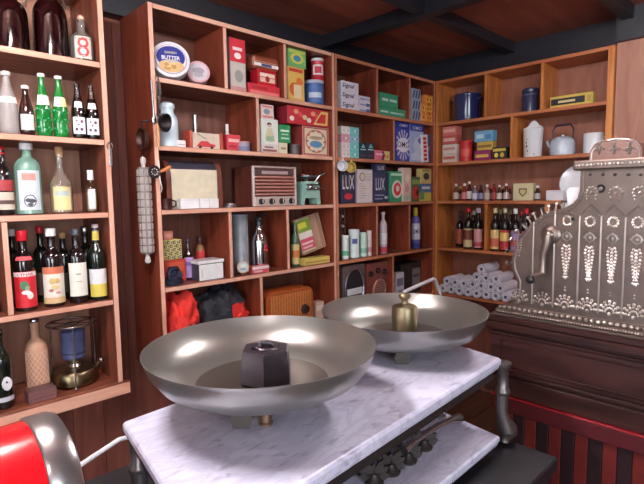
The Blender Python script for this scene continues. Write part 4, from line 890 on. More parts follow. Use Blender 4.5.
# galvanised cylinder, tin, siphon, box
GAL = M((172, 180, 190), rough=.5, metal=.4, var=.22, scale=14)
lx = loc_px('B', 241, 240, .12)[0]; gc = thing('galvanised_canister', 'tall galvanised metal cylinder standing left of the chrome siphon', 'canister', world('B', lx, .13, SH[4]+.0006)); hb = loc_px('B', 241, 214.5, .12)[1]-SH[4]
m_ = MB(); m_.lathe([(.044, 0), (.046, .003), (.045, .006), (.045, hb-.012), (.047, hb-.009), (.047, hb-.004), (.045, hb), (.041, hb), (.041, hb-.03), (1e-6, hb-.03)], GAL, 28); m_.build('canister_body', gc)
m_ = MB(); m_.box(-.003, .003, -.0475, -.0452, .01, hb-.015, GAL, .001); m_.build('seam', gc)
disc_tin('little round tin with gold and grey lid standing before the galvanised cylinder', 'B', 4, 242.5, 262.5, 12.5, (160, 130, 90), (180, 150, 110), [(0, 0, .82, .82, (170, 180, 186)), (0, .2, .5, .3, (206, 206, 200)), (0, -.3, .5, .2, (130, 140, 150))], ins=.035)
lx = loc_px('B', 260, 245, .08)[0]; hb = loc_px('B', 258, 214, .08)[1]-SH[4]
sp = thing('soda_siphon', 'chrome soda siphon with a black head and red print', 'siphon', world('B', lx, .085, SH[4]+.0006), -.3); CHM = M((176, 172, 176), rough=.14, metal=1, var=.08)
m_ = MB(); m_.lathe([(.040, 0), (.046, .004), (.048, .03), (.048, hb*.50), (.044, hb*.58), (.030, hb*.68), (.020, hb*.74), (.018, hb*.80)], CHM, 28); m_.build('siphon_body', sp)
m_ = MB(); m_.lathe([(.0215, hb*.79), (.022, hb*.81), (.020, hb*.90), (.014, hb*.95), (1e-6, hb*.955)], M((50, 48, 54), rough=.25, metal=.5), 18); m_.build('head', sp)
m_ = MB(); m_.tube([(0, -.01, hb*.87), (0, -.045, hb*.885), (0, -.062, hb*.84)], [.008, .007, .006], M((60, 58, 64), rough=.25, metal=.6), 8); m_.build('spout', sp)
m_ = MB(); m_.tube([(.004, .01, hb*.93), (.03, .02, hb*.985), (.058, .02, hb*.95)], [.007, .006, .005], M((44, 42, 48), rough=.3), 8); m_.build('lever', sp)
m_ = MB(); 
for a, v, s in ((.35, .43, 1.3), (.5, .37, 1.1), (.25, .38, .7)): m_.ball((.0485*math.sin(a), -.0485*math.cos(a), hb*v), .008, P((190, 40, 54)), 8, 5, (s, .2, s))
m_.build('red_print', sp)
carton('small_box', 'flat red and white packet lying in front of the siphon', 'box', 'B', 4, 252.5, 269, 265.8, (206, 90, 96), ins=.01, dd=.035, art=[('r', 0, 1, .55, .95, (226, 210, 214)), ('r', .1, .6, .15, .4, (226, 180, 180))])
bottle('green glass bottle with orange and cream label beside the tilted box', 'B', 4, 295, 9, 222, 'wine', M((62, 96, 70), rough=.08, coat=.7), M((80, 100, 90)), .1, ins=.04, labels=[(.05, .5, (206, 190, 130), 1.2), (.2, .36, (206, 120, 60), 1.2)])
t = carton('flat_box', 'flat yellow box under the leaning picture box', 'box', 'B', 4, 304.5, 330, 257.5, (214, 190, 104), ins=.02, dd=.06, art=[('r', .05, .95, .3, .5, (170, 130, 70))])
# leaning open box with picture
lb = thing('picture_box', 'large open cardboard tray leaning sideways with green and pink print', 'box', world('B', loc_px('B', 314, 245, .09)[0], .09, t+.001), 0)
Tt = Matrix.Rotation(-.34, 4, 'Y') ; bw_, bh_ = .165, .185
Tt = Matrix.Translation((-.010, .0, .0)) @ Matrix.Rotation(-.20, 4, 'Y') @ Matrix.Rotation(-.12, 4, 'X')
CB = M((176, 140, 118), rough=.6)
m_ = MB(); m_.box(-bw_/2, bw_/2, .0, .006, .03, .03+bh_, CB, .001, T=Tt); m_.build('tray_back', lb)
m_ = MB()
for a in ((-bw_/2-.004, -bw_/2, .03, .03+bh_), (bw_/2, bw_/2+.004, .03, .03+bh_), (-bw_/2, bw_/2, .026, .03)): m_.box(a[0], a[1], -.03, .006, a[2], a[3], CB, .0008, T=Tt)
m_.build('tray_rim', lb)
m_ = MB(); m_.box(-bw_/2+.004, .02, -.020, -.001, .034, .03+bh_-.006, M((206, 200, 170), rough=.5), .002, T=Tt); m_.build('booklet', lb)
m_ = MB(); y_ = -.0206
for a in ((-bw_/2+.006, .018, .14, .205, (120, 150, 60)), (-bw_/2+.012, -.01, .16, .19, (206, 206, 70)), (-bw_/2+.006, .018, .095, .138, (222, 216, 210)), (-bw_/2+.006, .018, .045, .105, (206, 90, 110)), (-bw_/2+.014, .01, .075, .085, (236, 206, 210)), (-bw_/2+.014, .0, .055, .063, (236, 206, 210))):
    m_.add([Tt @ Vector(v) for v in ((a[0], y_, a[2]), (a[1], y_, a[2]), (a[1], y_, a[3]), (a[0], y_, a[3]))], [(0, 1, 2, 3)], P(a[4])); y_ -= .0003
m_.build('printed_cover', lb); lb.scale = (1.14, 1.1, 1.14)
# ---- fifth row: jackets, wicker radio
def cloth(name, label, c, x0, x1, z1, y0, y1, seed, mats, thr):
    rnd = random.Random(seed); N, K = 64, 40; zb = SH[5]
    o = thing(name, label, 'jacket', world('B', c, 0, zb+.0006)); ph = [rnd.uniform(0, 6.28) for _ in range(8)]
    vs = []; fs = []
    for j in range(K+1):
        v = j/K
        for i in range(N):
            a = 2*math.pi*i/N; el = math.pi*v
            rr_ = abs(math.sin(el))**.55; X = math.cos(a)*rr_; Y = math.sin(a)*rr_; Z = -math.cos(el)
            Z = math.copysign(abs(Z)**.7, Z)
            q = Vector((X*1.6+seed, Y*1.6, Z*1.4))
            fold = 1-abs(noise.noise(q*1.5))*2.2; fine = 1-abs(noise.noise(q*3.3+Vector((7, 1, 3))))*2
            w1 = .80+.14*fold+.06*fine
            zz_ = (.5+.5*Z)*(.78+.20*noise.noise(Vector((X*1.9+seed*2, Y*1.5, 1)))+.10*fold)
            vs.append(((x0+x1)/2-c+(x1-x0)/2*max(-1, min(1, X*w1*1.12)), (y0+y1)/2+(y1-y0)/2*max(-1, min(1, Y*w1*1.1)), max(0, zz_)*z1*1.12))
    for j in range(K):
        for i in range(N): fs.append((j*N+i, j*N+(i+1) % N, (j+1)*N+(i+1) % N, (j+1)*N+i))
    m_ = MB(); m_.add(vs, fs, mats[0], True); ob = m_.build('folded_cloth', o)
    if len(mats) > 1:
        ob.data.materials.append(mats[1])
        for pl in ob.data.polygons:
            if thr(pl.center): pl.material_index = 1
    return o
REDC = M((226, 52, 44), rough=.75, var=.12, bump=.3); BLKC = M((34, 34, 44), rough=.7, var=.2, bump=.3)
xa, xm, xb = (loc_px('B', p, 310, .05)[0] for p in (163.5, 204, 258)); xb = CELLS['B', 5][0][1]-.004
cloth('red_jacket', 'crumpled bright red jacket with dark cuffs beside the black jacket', xa, xa+.018, xm-.004, loc_px('B', 185, 293, .1)[1]-SH[5], .02, .25, 3, (REDC, BLKC), lambda c_: c_.z < .14 and c_.x > .09)
cloth('black_jacket', 'crumpled black jacket with a red patch beside the red jacket', xm, xm+.002, xb-.012, loc_px('B', 232, 288, .1)[1]-SH[5], .02, .25, 9, (BLKC, REDC), lambda c_: c_.x > .15 and c_.y < .12 and c_.z < .20 and c_.z > .08)
xa, xb = loc_px('B', 266, 300, .03)[0], loc_px('B', 313, 300, .03)[0]; w_ = xb-xa; hb = loc_px('B', 290, 289.5, .03)[1]-SH[5]
wr = thing('wicker_radio', 'tan portable radio with a woven grille and rounded corners', 'radio', world('B', (xa+xb)/2, .03, SH[5]+.0006))
def rr_poly(w_, h_, r, z0=0, n=5):
    out = []
    for cx, cy, s in ((w_/2-r, z0+r, -90), (w_/2-r, z0+h_-r, 0), (-w_/2+r, z0+h_-r, 90), (-w_/2+r, z0+r, 180)):
        for k in range(n+1): a = math.radians(s+90*k/n); out.append((cx+r*math.cos(a), cy+r*math.sin(a)))
    return out
m_ = MB(); m_.prism(rr_poly(w_, hb, .05), 0, .12, M((176, 84, 40), rough=.4, var=.1)); m_.build('case', wr)
m_ = MB(); m_.prism(rr_poly(w_*.90, hb*.90, .045, hb*.05), -.006, -.0002, M((150, 76, 36), rough=.5)); m_.build('grille_board', wr)
m_ = MB(); WV = M((206, 130, 70), rough=.5, var=.15)
for i in range(16):
    x_ = -w_*.42+w_*.84*i/15; m_.tube([(x_, -.008-.0025*((i+j) % 2), hb*(.10+.80*j/14)) for j in range(15)], .0028, WV, 5)
for j in range(18):
    z_ = hb*(.10+.80*j/17); m_.tube([(-w_*.42, -.009, z_), (w_*.42, -.009, z_)], .0022, WV, 5)
g_ = m_.build('woven_grille', wr); g_['kind'] = 'stuff'
m_ = MB(); m_.lathe([(.03, 0), (.03, .006), (.024, .014), (1e-6, .015)], M((60, 40, 36), rough=.3), 20, T=Matrix.Translation((w_*.28, -.0125, hb*.42)) @ Matrix.Rotation(math.pi/2, 4, 'X')); m_.build('tuning_knob', wr)
carton('small_box', 'small pale box between the woven radio and the shelf end', 'box', 'B', 5, 316, 324, 302, (196, 170, 150), ins=.05, dd=.05, art=[('r', .1, .9, .5, .8, (214, 200, 190))])
# ---- hanging tools on the tall unit's end post
xo = .984; yh = UNITS['B'][1]
def hang(name, label, cat, p): return thing(name, label, cat, (p.x, p.y, H+p.z))
p0 = at_y(145, 155, 2.085); p1 = at_y(146.5, 268, 2.085); xr = xo-.040
rp = thing('rolling_pin', 'grey ravioli rolling pin with carved squares hanging on the unit side', 'rolling pin', (xr, 2.078, H+p1.z)); hh = p0.z-p1.z
GRW = M((172, 160, 156), rough=.6, var=.12)
m_ = MB(); m_.lathe([(.024, hh*.13), (.026, hh*.135), (.026, hh*.885), (.024, hh*.89)], M((140, 128, 126), rough=.6), 16); m_.build('roller', rp)
for a in range(8):
    for j in range(11):
        th = a*math.pi/4; T = Matrix.Rotation(th, 4, 'Z'); z_ = hh*(.145+.067*j)
        m_ = MB(); m_.box(-.0082, .0082, -.031, -.0262, z_, z_+hh*.056, GRW, .0018, T=T); m_.build('carved_square', rp)
for z_, s in ((hh*.13, -1), (hh*.89, 1)):
    m_ = MB(); m_.lathe([(.007, z_), (.009, z_+s*.012), (.013, z_+s*.028), (.012, z_+s*.04), (1e-6, z_+s*.048)], M((206, 198, 194), rough=.5), 14); m_.build('handle', rp)
m_ = MB(); m_.tube([(0, 0, hh*.99), (.020, 0, hh*1.03), (.0395, 0, hh*1.04)], .002, SLV, 6); m_.build('hook', rp)
# spatula, ladle, pan, brass sieve on the post front
zf = 2.036
a = at_y(151.5, 80, zf); b = at_y(155, 122, zf)
sp_ = thing('serving_spoon', 'long silver serving spoon hanging on the post above the black ladle', 'spoon', (a.x, zf+.006, H+b.z))
m_ = MB(); hh = a.z-b.z; m_.tube([(0, 0, hh), (.004, 0, hh*.5), (.006, 0, hh*.1)], [.004, .0035, .005], SLV, 8); m_.ball((.007, 0, hh*.05), .012, SLV, 10, 6, (.8, .4, 1.6)); m_.build('spoon_body', sp_)
a = at_y(158.5, 76, zf-.002); b = at_y(160.5, 104, zf-.002)
fk = thing('whisk', 'thin silver wire whisk hanging in front of the milk can', 'whisk', (a.x, zf+.002, H+b.z)); hh = a.z-b.z
for k in range(4):
    m_ = MB(); an = k*math.pi/4; m_.tube([(.010*math.sin(t*math.pi/8)*math.cos(an)*1.0, .007*math.sin(t*math.pi/8)*math.sin(an), hh*(.98-.98*t/8)) for t in range(9)], .0012, SLV, 5); m_.build('wire', fk)
a = at_y(163.8, 123, zf); b = at_y(157.5, 113, zf)
ld_ = thing('black_ladle', 'black iron ladle with a tan wooden handle on the post', 'ladle', (a.x, zf-.012, H+a.z)); BK = M((38, 34, 36), rough=.4, metal=.4)
m_ = MB(); T = Matrix.Rotation(math.pi/2+.2, 4, 'X') @ Matrix.Rotation(.5, 4, 'Y'); m_.lathe([(1e-6, -.022), (.020, -.018), (.032, -.004), (.034, .006), (.032, .006), (.030, -.003), (.018, -.015), (1e-6, -.019)], BK, 20, T=T); m_.build('bowl', ld_)
m_ = MB(); m_.tube([(-.018, 0, .022), (-.032, .010, .034)], .004, BK, 6); m_.build('shank', ld_); ld_.children[0].scale = (1.2, 1.2, 1.2)
m_ = MB(); m_.tube([(-.030, .012, -.005), (-.030, .012, -.05), (-.030, .012, -.105)], [.008, .009, .008], M((206, 150, 104), rough=.5), 8); m_.build('wooden_handle', ld_)
a = at_y(147.5, 140, 2.09)
pn = thing('small_pan', 'small dark iron skillet hung against the unit side above the rolling pin', 'pan', (xo-.031, 2.062, H+a.z))
m_ = MB(); T = Matrix.Rotation(-math.pi/2, 4, 'Y'); m_.lathe([(1e-6, 0), (.038, 0), (.046, .016), (.047, .022), (.044, .022), (.036, .004), (1e-6, .004)], M((66, 40, 34), rough=.45, metal=.4), 22, T=T); m_.build('pan_dish', pn)
m_ = MB(); m_.tube([(-.012, .0, .040), (-.012, 0, .075), (.027, 0, .082)], .004, BK, 6); m_.build('pan_handle', pn)
a = at_y(153, 172, zf)
sv = thing('tea_strainer', 'round dark strainer with a wooden handle hanging on the post', 'strainer', (a.x, zf-.008, H+a.z))
m_ = MB(); T = Matrix.Rotation(math.pi/2, 4, 'X'); m_.lathe([(1e-6, -.014), (.016, -.010), (.026, 0), (.029, .006), (.026, .007), (.014, -.006), (1e-6, -.010)], M((62, 54, 58), rough=.4, metal=.6), 20, T=T)
for k in range(8): m_.ball((.014*math.cos(k*.785), -.008, .014*math.sin(k*.785)), .003, M((190, 180, 180), rough=.3, metal=.8), 6, 4)
m_.build('strainer_bowl', sv)
m_ = MB(); m_.tube([(.024, .0, .0), (.050, -.006, .012), (.075, -.010, .024)], [.006, .008, .007], M((196, 120, 66), rough=.45), 8); m_.build('wooden_handle', sv)
a = at_y(160.5, 160, zf); b = at_y(161.5, 192, zf)
kn = thing('meat_hook', 'long pale metal hook hanging beside the strainer on the post', 'hook', (a.x, zf+.010, H+b.z)); hh = a.z-b.z
m_ = MB(); m_.tube([(-.004, 0, hh), (-.002, 0, hh*.4), (.006, 0, hh*.12), (.0, 0, 0), (-.010, -.002, .012)], [.003, .003, .003, .003, .0015], M((206, 196, 190), rough=.3, metal=.7), 8); m_.build('hook_wire', kn)
lx = loc_px('B', 166.5, 200, .02)[0]; sp2 = thing('dark_mug', 'small dark brown iron mug beside the bread bin', 'mug', world('B', lx-.004, .016, SH[3]+.0006), -.6)
m_ = MB(); m_.lathe([(.024, 0), (.026, .002), (.027, .046), (.0285, .05), (.025, .05), (.023, .005), (1e-6, .005)], M((74, 44, 40), rough=.35, metal=.5), 20); m_.build('mug_body', sp2)
m_ = MB(); m_.tube([(.025, 0, .042), (.042, 0, .036), (.042, 0, .016), (.025, 0, .010)], .0035, M((74, 44, 40), rough=.35, metal=.5), 6); m_.build('mug_handle', sp2)
# ================================================================ corner unit, top row
t = None; LAB = ('bottom', 'middle', 'topmost')
hs = (loc_px('B', 349, 81.5, .03)[1]-SH[1])/3-.0016
for i in range(3):
    t = carton('toothpaste_box', 'white toothpaste carton with dark blue slanted lettering, %s of three stacked' % LAB[i], 'box', 'B', 1, 341, 358.3, 0, (232, 226, 236), ins=.03, dd=.05, on=t, h=hs, group='stacked toothpaste cartons', art=[('t', 'Signal', .38, .5, .68, .62, (34, 40, 90), 'i'), ('t', '2', .86, .5, .15, .56, (226, 170, 200), 'i')])
t = None; hs = (loc_px('B', 364, 96, .04)[1]-SH[1])/3-.0016
for i in range(3):
    t = carton('small_carton', 'small white carton with blue print beside the toothpaste stack, %s of three' % LAB[i], 'box', 'B', 1, 359, 370, 0, (226, 222, 234), ins=.04, dd=.04, on=t, h=hs, group='small white cartons', art=[('r', .06, .6, .3, .6, (150, 150, 190)), ('r', .62, .95, .2, .8, (80, 92, 150) if i < 2 else (190, 180, 210))])
lx = loc_px('B', 374, 108, .03)[0]; m_ = MB(); m_.box(-.008, .008, -.008, .008, 0, .012, M((226, 214, 200)), .003); m_.lathe([(.004, .012), (.006, .014), (.006, .018), (1e-6, .019)], M((230, 220, 206)), 8); ob = m_.build('small_pot', None, world('B', lx, .03, SH[1]+.0006)); tag(ob, 'tiny white cream pot at the shelf edge beside the small white cartons', 'pot')
t = carton('green_box', 'long mint green carton with white writing, lower of two', 'box', 'B', 1, 379.8, 407, 104.5, (72, 160, 120), ins=.03, dd=.08, art=[('r', .08, .36, .4, .6, (206, 232, 220)), ('r', .42, .92, .38, .58, (190, 224, 208))], h=.062)
carton('green_box', 'short mint green carton with white writing, on the long one', 'box', 'B', 1, 379.8, 398, 93.8, (72, 160, 120), ins=.03, dd=.08, on=t, art=[('r', .12, .46, .42, .62, (206, 232, 220)), ('r', .54, .92, .42, .62, (190, 224, 208))])
t = None; hs = (loc_px('B', 416, 89.5, .03)[1]-SH[1])/3-.0016
for i in range(3):
    t = carton('grey_box', 'grey blue carton with slanted stripes, %s of three beside orange boxes' % LAB[i], 'box', 'B', 1, 412.3, 421, 0, (160, 168, 190), ins=.012, dd=.05, on=t, h=hs, group='striped grey cartons', art=[('p', [(.05+.3*k, .1), (.2+.3*k, .1), (.35+.3*k, .9), (.2+.3*k, .9)], (60, 70, 110)) for k in range(3) if .35+.3*k < 1])
zs = [SH[1]]*3; hs = (loc_px('B', 430, 105.5, .03)[1]-SH[1])/2-.0016
for j in range(3):
    for i in range(3):
        if j == 2 and i == 0: continue
        zs[i] = carton('orange_box', 'small orange box, %s row of the pile, %s' % (('bottom', 'middle', 'top')[j], ('beside the grey cartons', 'centre column', 'beside the end post')[i]), 'box', 'B', 1, 421.6+4.5*i, 425.9+4.5*i, 0, (232, 140, 60), ins=.006, dd=.05, on=zs[i], h=hs, group='pile of little orange boxes', art=[('r', .2, .8, .2, .8, (240, 196, 80)), ('r', .32, .68, .32, .68, (214, 70, 48))])
# ---- second row
zs = [SH[2], SH[2]]; hs = (loc_px('B', 350, 126.5, .03)[1]-SH[2])/4-.0016
for j in range(4):
    for i in range(2):
        c = ((232, 214, 214), (120, 206, 206))[i]; c = c if j < 2 else ((222, 160, 176), (150, 196, 214))[i] if j == 2 else ((226, 222, 214), (130, 206, 206))[i]
        nm = (('cream soap carton', 'aqua soap carton') if j < 2 else ('pink soap carton', 'pale blue soap carton') if j == 2 else ('off-white soap carton', 'aqua soap carton'))[i]
        zs[i] = carton('soap_box', '%s, %s layer of the soap stack' % (nm, ('bottom', 'second', 'third', 'top')[j]), 'box', 'B', 2, (341, 349.8)[i], (349.5, 358.5)[i], 0, c, ins=.03, dd=.06, on=zs[i], h=hs, group='stacked soap cartons', art=[('r', .15, .85, .35, .6, tuple(int(v*.85) for v in c)), ('c', .5, .5, .14, .16, (236, 232, 228))])
for a, b, lb in ((359.8, 366.6, 'small dark teal box next to the soap stack'), (367.2, 374.3, 'small dark teal box next to the pink box')):
    carton('dark_box', lb, 'box', 'B', 2, a, b, 143, (38, 54, 66), ins=.03, dd=.05, group='small dark teal boxes', art=[('r', .1, .9, .56, .62, (196, 214, 220)), ('p', [(.2, .7), (.5, .95), (.8, .7)], (120, 190, 196)), ('r', .1, .9, .15, .3, (84, 60, 90))])
carton('pink_box', 'low pink box beside the dark teal boxes', 'box', 'B', 2, 374.8, 384.3, 150.5, (222, 110, 140), ins=.03, dd=.06, art=[('r', .1, .9, .5, .7, (240, 190, 206))])
carton('cream_box', 'low cream box with red flowers beside the pink box', 'box', 'B', 2, 384.8, 392.3, 151.5, (220, 200, 140), ins=.03, dd=.06, art=[('c', .3, .5, .15, .2, (200, 90, 90)), ('c', .7, .4, .15, .2, (196, 120, 80))])
ray_ = [('p', [(.5, .42), (.5+.55*math.cos(k*.42), .42+.40*math.sin(k*.42)), (.5+.55*math.cos(k*.42+.2), .42+.40*math.sin(k*.42+.2))], (206, 196, 226)) for k in range(15)]
ray_ = [('p', [(min(1, max(0, a)), min(.84, max(0, b))) for a, b in q[1]], q[2]) for q in ray_]
carton('washing_powder', 'deep blue washing powder box with white starburst', 'box', 'B', 2, 396.3, 409.6, 122.5, (46, 66, 166), ins=.012, dd=.07, art=[('r', 0, 1, .86, .995, (34, 50, 150)), ('t', 'OMO', .5, .92, .6, .07, (236, 236, 244))]+ray_+[('c', .5, .42, .47, .19, (230, 226, 240)), ('t', 'OMO', .5, .43, .90, .15, (34, 34, 56))])
carton('washing_powder', 'pale blue washing powder box with picture', 'box', 'B', 2, 410.2, 423.4, 123.5, (166, 184, 222), ins=.012, dd=.07, art=[('r', 0, 1, .82, .995, (40, 56, 156)), ('t', 'OMO', .5, .90, .7, .09, (236, 236, 244)), ('c', .6, .45, .34, .22, (200, 210, 232)), ('p', [(.1, .05), (.9, .05), (.9, .2), (.5, .3), (.1, .2)], (206, 214, 236)), ('c', .75, .58, .2, .08, (96, 120, 180))])
rz_ = carton('tall_box', 'narrow white box with red vertical lettering, leaning', 'box', 'B', 2, 424.0, 429.6, 135.5, (230, 224, 226), ins=.002, dd=.012, art=[('r', .22, .78, .06+.15*k, .17+.15*k, (206, 40, 46)) for k in range(6)])
bx_ = [o for o in COL.objects if o.get('label', '').startswith('narrow white box')][0]; bx_.rotation_euler.y = -.10; bx_.location.z += .003; bx_.location.x -= .012
carton('blue_box', 'dark blue patterned packet behind the leaning red lettered box', 'box', 'B', 2, 426, 434, 134.5, (70, 84, 126), ins=.022, dd=.05, art=[('c', .3+.2*k, .3+.2*((k*2) % 3), .12, .08, (150, 164, 196)) for k in range(3)])
# ---- third row
lux = lambda c: [('t', 'LUX', .5, .60, .80, .40, (230, 226, 236)), ('c', .5, .20, .28, .09, (206, 50, 70)), ('r', .06, .94, .92, .96, (150, 150, 180))] if c else [('t', 'LUX', .42, .60, .62, .40, (214, 214, 230)), ('r', .06, .7, .22, .26, (150, 156, 190)), ('r', .06, .6, .10, .14, (150, 156, 190)), ('c', .78, .16, .05, .05, (220, 220, 230)), ('c', .9, .16, .05, .05, (220, 220, 230))]
carton('soap_flakes', 'dark blue soap flakes box with red oval behind the hanging mugs', 'box', 'B', 3, 341, 355.5, 168, (50, 50, 78), ins=.03, dd=.05, art=lux(1))
carton('white_box', 'white packet with a printed portrait and lines of text', 'box', 'B', 3, 357.5, 372.6, 169.5, (206, 194, 196), ins=.03, dd=.05, art=[('r', .06, .94, .04, .96, (216, 206, 206)), ('c', .32, .78, .2, .13, (130, 120, 120)), ('c', .32, .78, .15, .10, (214, 196, 186))]+[('r', .12, .12+.25+.1*(k % 3), .56-.07*k, .58-.07*k, (170, 150, 154)) for k in range(7)]+[('r', .55, .9, .85-.06*k, .87-.06*k, (170, 150, 154)) for k in range(4)])
t = carton('soap_flakes', 'dark blue soap flakes box under a smaller dark box', 'box', 'B', 3, 374, 388.3, 172, (52, 54, 84), ins=.03, dd=.05, art=lux(0))
carton('soap_box', 'small dark blue soap box on top of the soap flakes', 'box', 'B', 3, 376, 386, 163.8, (52, 54, 84), ins=.032, dd=.045, on=t, art=[('t', 'LUX', .5, .5, .6, .5, (214, 214, 230))])
carton('green_box', 'green and white packet with a red circle', 'box', 'B', 3, 390.3, 402.3, 171.5, (60, 150, 110), ins=.03, dd=.05, art=[('c', .55, .42, .42, .30, (230, 230, 226)), ('c', .58, .42, .32, .22, (214, 70, 66)), ('c', .6, .44, .14, .10, (236, 226, 220)), ('r', .05, .95, .86, .94, (190, 226, 200))])
carton('pale_box', 'pale pink packet with rounded pictures beside the green packet', 'box', 'B', 3, 403.6, 411.2, 168, (216, 190, 180), ins=.014, dd=.05, art=[('c', .5, .7, .3, .12, (226, 214, 196)), ('c', .45, .4, .28, .12, (206, 160, 150)), ('r', .1, .9, .06, .16, (170, 196, 170))])
carton('red_box', 'low dark green packet with a red disc', 'box', 'B', 3, 411.8, 420, 177, (76, 104, 70), ins=.014, dd=.05, art=[('c', .5, .35, .42, .28, (200, 56, 54)), ('c', .68, .36, .16, .14, (50, 40, 44)), ('r', .05, .95, .7, .9, (140, 160, 80))])
t = carton('blue_box', 'blue and yellow packet under the cream capped box', 'box', 'B', 3, 423, 434.6, 184, (70, 110, 160), ins=.014, dd=.05, art=[('r', 0, 1, .0, .5, (206, 196, 90)), ('r', .05, .4, .1, .6, (100, 150, 110)), ('r', .2, .9, .7, .85, (206, 216, 232))])
carton('cream_box', 'small cream box with a dark emblem standing on the blue packet', 'box', 'B', 3, 423.3, 433.3, 169, (206, 186, 120), ins=.014, dd=.045, on=t, art=[('c', .5, .5, .3, .24, (60, 60, 60)), ('r', .1, .9, .84, .95, (150, 120, 70))])
# mugs hanging at the left post
for px, py, c, lb, dx in ((341, 166, (226, 224, 228), 'small white enamel mug hanging on the post by the soap flakes box', 0), (349.5, 167.5, (214, 182, 92), 'small yellow enamel mug hanging beside the white mug', .0)):
    p = at_y(px, py, 2.012); mg = thing('enamel_mug', lb, 'mug', (p.x, 2.012, H+p.z), -.5, 'enamel mugs hanging on the post')
    T = Matrix.Rotation(math.pi/2, 4, 'X'); em = M(c, rough=.2, coat=.5)
    m_ = MB(); m_.lathe([(1e-6, -.030), (.028, -.030), (.030, -.027), (.031, .028), (.0325, .030), (.029, .030), (.028, -.024), (1e-6, -.026)], em, 22, T=T); m_.build('mug_body', mg)
    m_ = MB(); m_.tube([(.01, .008, .030), (.012, .008, .048), (.012, -.012, .048), (.01, -.012, .030)], .003, em, 6); m_.build('mug_handle', mg)
for px, lb in ((344.5, 'thin steel skewer hanging below the white mug'), (348.5, 'thin steel ladle handle hanging below the yellow mug')):
    a, b = at_y(px, 172, 2.044), at_y(px+.5, 194, 2.044); m_ = MB()
    m_.tube([(a.x, 2.044, H+a.z), (b.x, 2.044, H+b.z)], [.0025, .0015], SLV, 6); m_.ball((a.x, 2.0435, H+a.z), .005, SLV, 8, 5); tag(m_.build('steel_skewer'), lb, 'skewer', 'steel rods under the mugs')
# ---- fourth row
for xc, wp, yt, c, bn, lb in ((345, 7.6, 235.5, (226, 230, 226), (96, 180, 140), 'short white can with green band, next to the shelf post'), (354, 11, 229.5, (214, 228, 228), (70, 84, 150), 'tall pale can with a blue oval mark'), (363.2, 7.4, 232.5, (196, 226, 214), (140, 200, 180), 'pale green can between the blue oval can and pink can'), (371, 5, 230.5, (228, 206, 206), (206, 150, 160), 'pale pink can beside the shelf divider')):
    round_tin('talc_can', lb, 'can', 'B', 4, xc, wp, yt, c, ins=.03, group='pale talc cans', bands=[(.15, .35, bn, 1.1) if bn[2] != 150 else (.5, .68, bn, .5)])
p = at_y(348, 222, 2.10); hb = .145
fr_ = thing('wooden_rack', 'dark wooden rack with round holes standing behind the pale cans', 'rack', (p.x, 2.16, H+SH[4]+.0006), .15); WD = wood((70, 34, 30), (104, 56, 48), 'z')
zt = p.z+.07-SH[4]; m_ = MB()
for a in ((-.04, -.028), (.028, .04)): m_.box(a[0], a[1], -.01, .01, 0, zt, WD, .002)
for k in range(5): m_.box(-.028, .028, -.008, .008, zt*(.99-.21*k)-.014, zt*(.99-.21*k)-.002, WD, .002)
m_.build('frame', fr_)
for k in range(4): m_ = MB(); m_.ball((0, -.012, zt*(.885-.21*k)), .011, M((196, 180, 176), rough=.3, metal=.5), 10, 6); m_.build('bell', fr_)
xa_, xb_ = loc_px('B', 356, 225, .17)[0], loc_px('B', 374, 225, .17)[0]
carton('dark_box', 'dark brown box at the back behind the pale cans', 'box', 'B', 4, 357, 374.5, 212, (66, 44, 42), ins=.17, dd=.08, art=[('r', .1, .9, .3, .7, (80, 54, 50))])
bottle('clear plastic bottle with pink base and white label', 'B', 4, 383, 8.6, 212.5, 'gin', M((206, 190, 202), rough=.2), M((196, 186, 200)), .06, ins=.03, labels=[(.02, .16, (206, 70, 90), 1.6), (.22, .5, (226, 222, 230), 1.1)])
bottle('purple and blue detergent bottle with yellow cap and pale label', 'B', 4, 415.3, 10, 208, 'gin', M((110, 96, 170), rough=.25), M((206, 190, 70)), .2, ins=.04, labels=[(.02, .12, (50, 64, 150), 1.5), (.22, .62, (206, 206, 226), 1.0)], text=('OMO', .42, 1.5, .12, (36, 36, 70)))
# ---- fifth row: two radios and boxes
xa, xb = loc_px('B', 342.5, 280, .03)[0], loc_px('B', 365, 280, .03)[0]; w_ = xb-xa; hb = loc_px('B', 354, 265, .03)[1]-SH[5]
r1 = thing('bakelite_radio', 'dark radio with an oval chrome ring and black grille', 'radio', world('B', (xa+xb)/2, .03, SH[5]+.0006))
m_ = MB(); m_.prism(rr_poly(w_, hb, .02), 0, .12, M((96, 80, 78), rough=.35)); m_.build('case', r1)
cy, ry_, rx_ = hb*.52, hb*.40, w_*.42
m_ = MB(); m_.add([(rx_*math.cos(a*.2618), -.003, cy+ry_*math.sin(a*.2618)) for a in range(24)]+[(rx_*math.cos(a*.2618), -.0002, cy+ry_*math.sin(a*.2618)) for a in range(24)], [tuple(range(24)), tuple(range(24, 48))]+[(a, (a+1) % 24, 24+(a+1) % 24, 24+a) for a in range(24)], M((36, 34, 40), rough=.4)); m_.build('speaker_grille', r1)
m_ = MB(); m_.tube([(rx_*math.cos(a*.2618), -.005, cy+ry_*math.sin(a*.2618)) for a in range(24)], .010, M((186, 188, 200), rough=.2, metal=.9), 8, True); m_.build('chrome_ring', r1)
m_ = MB(); m_.box(-rx_*.8, rx_*.8, -.010, -.0035, cy-hb*.16, cy-hb*.02, M((206, 206, 214), rough=.3), .003); m_.build('dial_strip', r1)
xa, xb = loc_px('B', 366.5, 280, .03)[0], loc_px('B', 389, 280, .03)[0]; w_ = xb-xa; hb = loc_px('B', 378, 262.5, .03)[1]-SH[5]
r2 = thing('bakelite_radio', 'reddish brown radio with round speaker and three dark knobs', 'radio', world('B', (xa+xb)/2, .03, SH[5]+.0006))
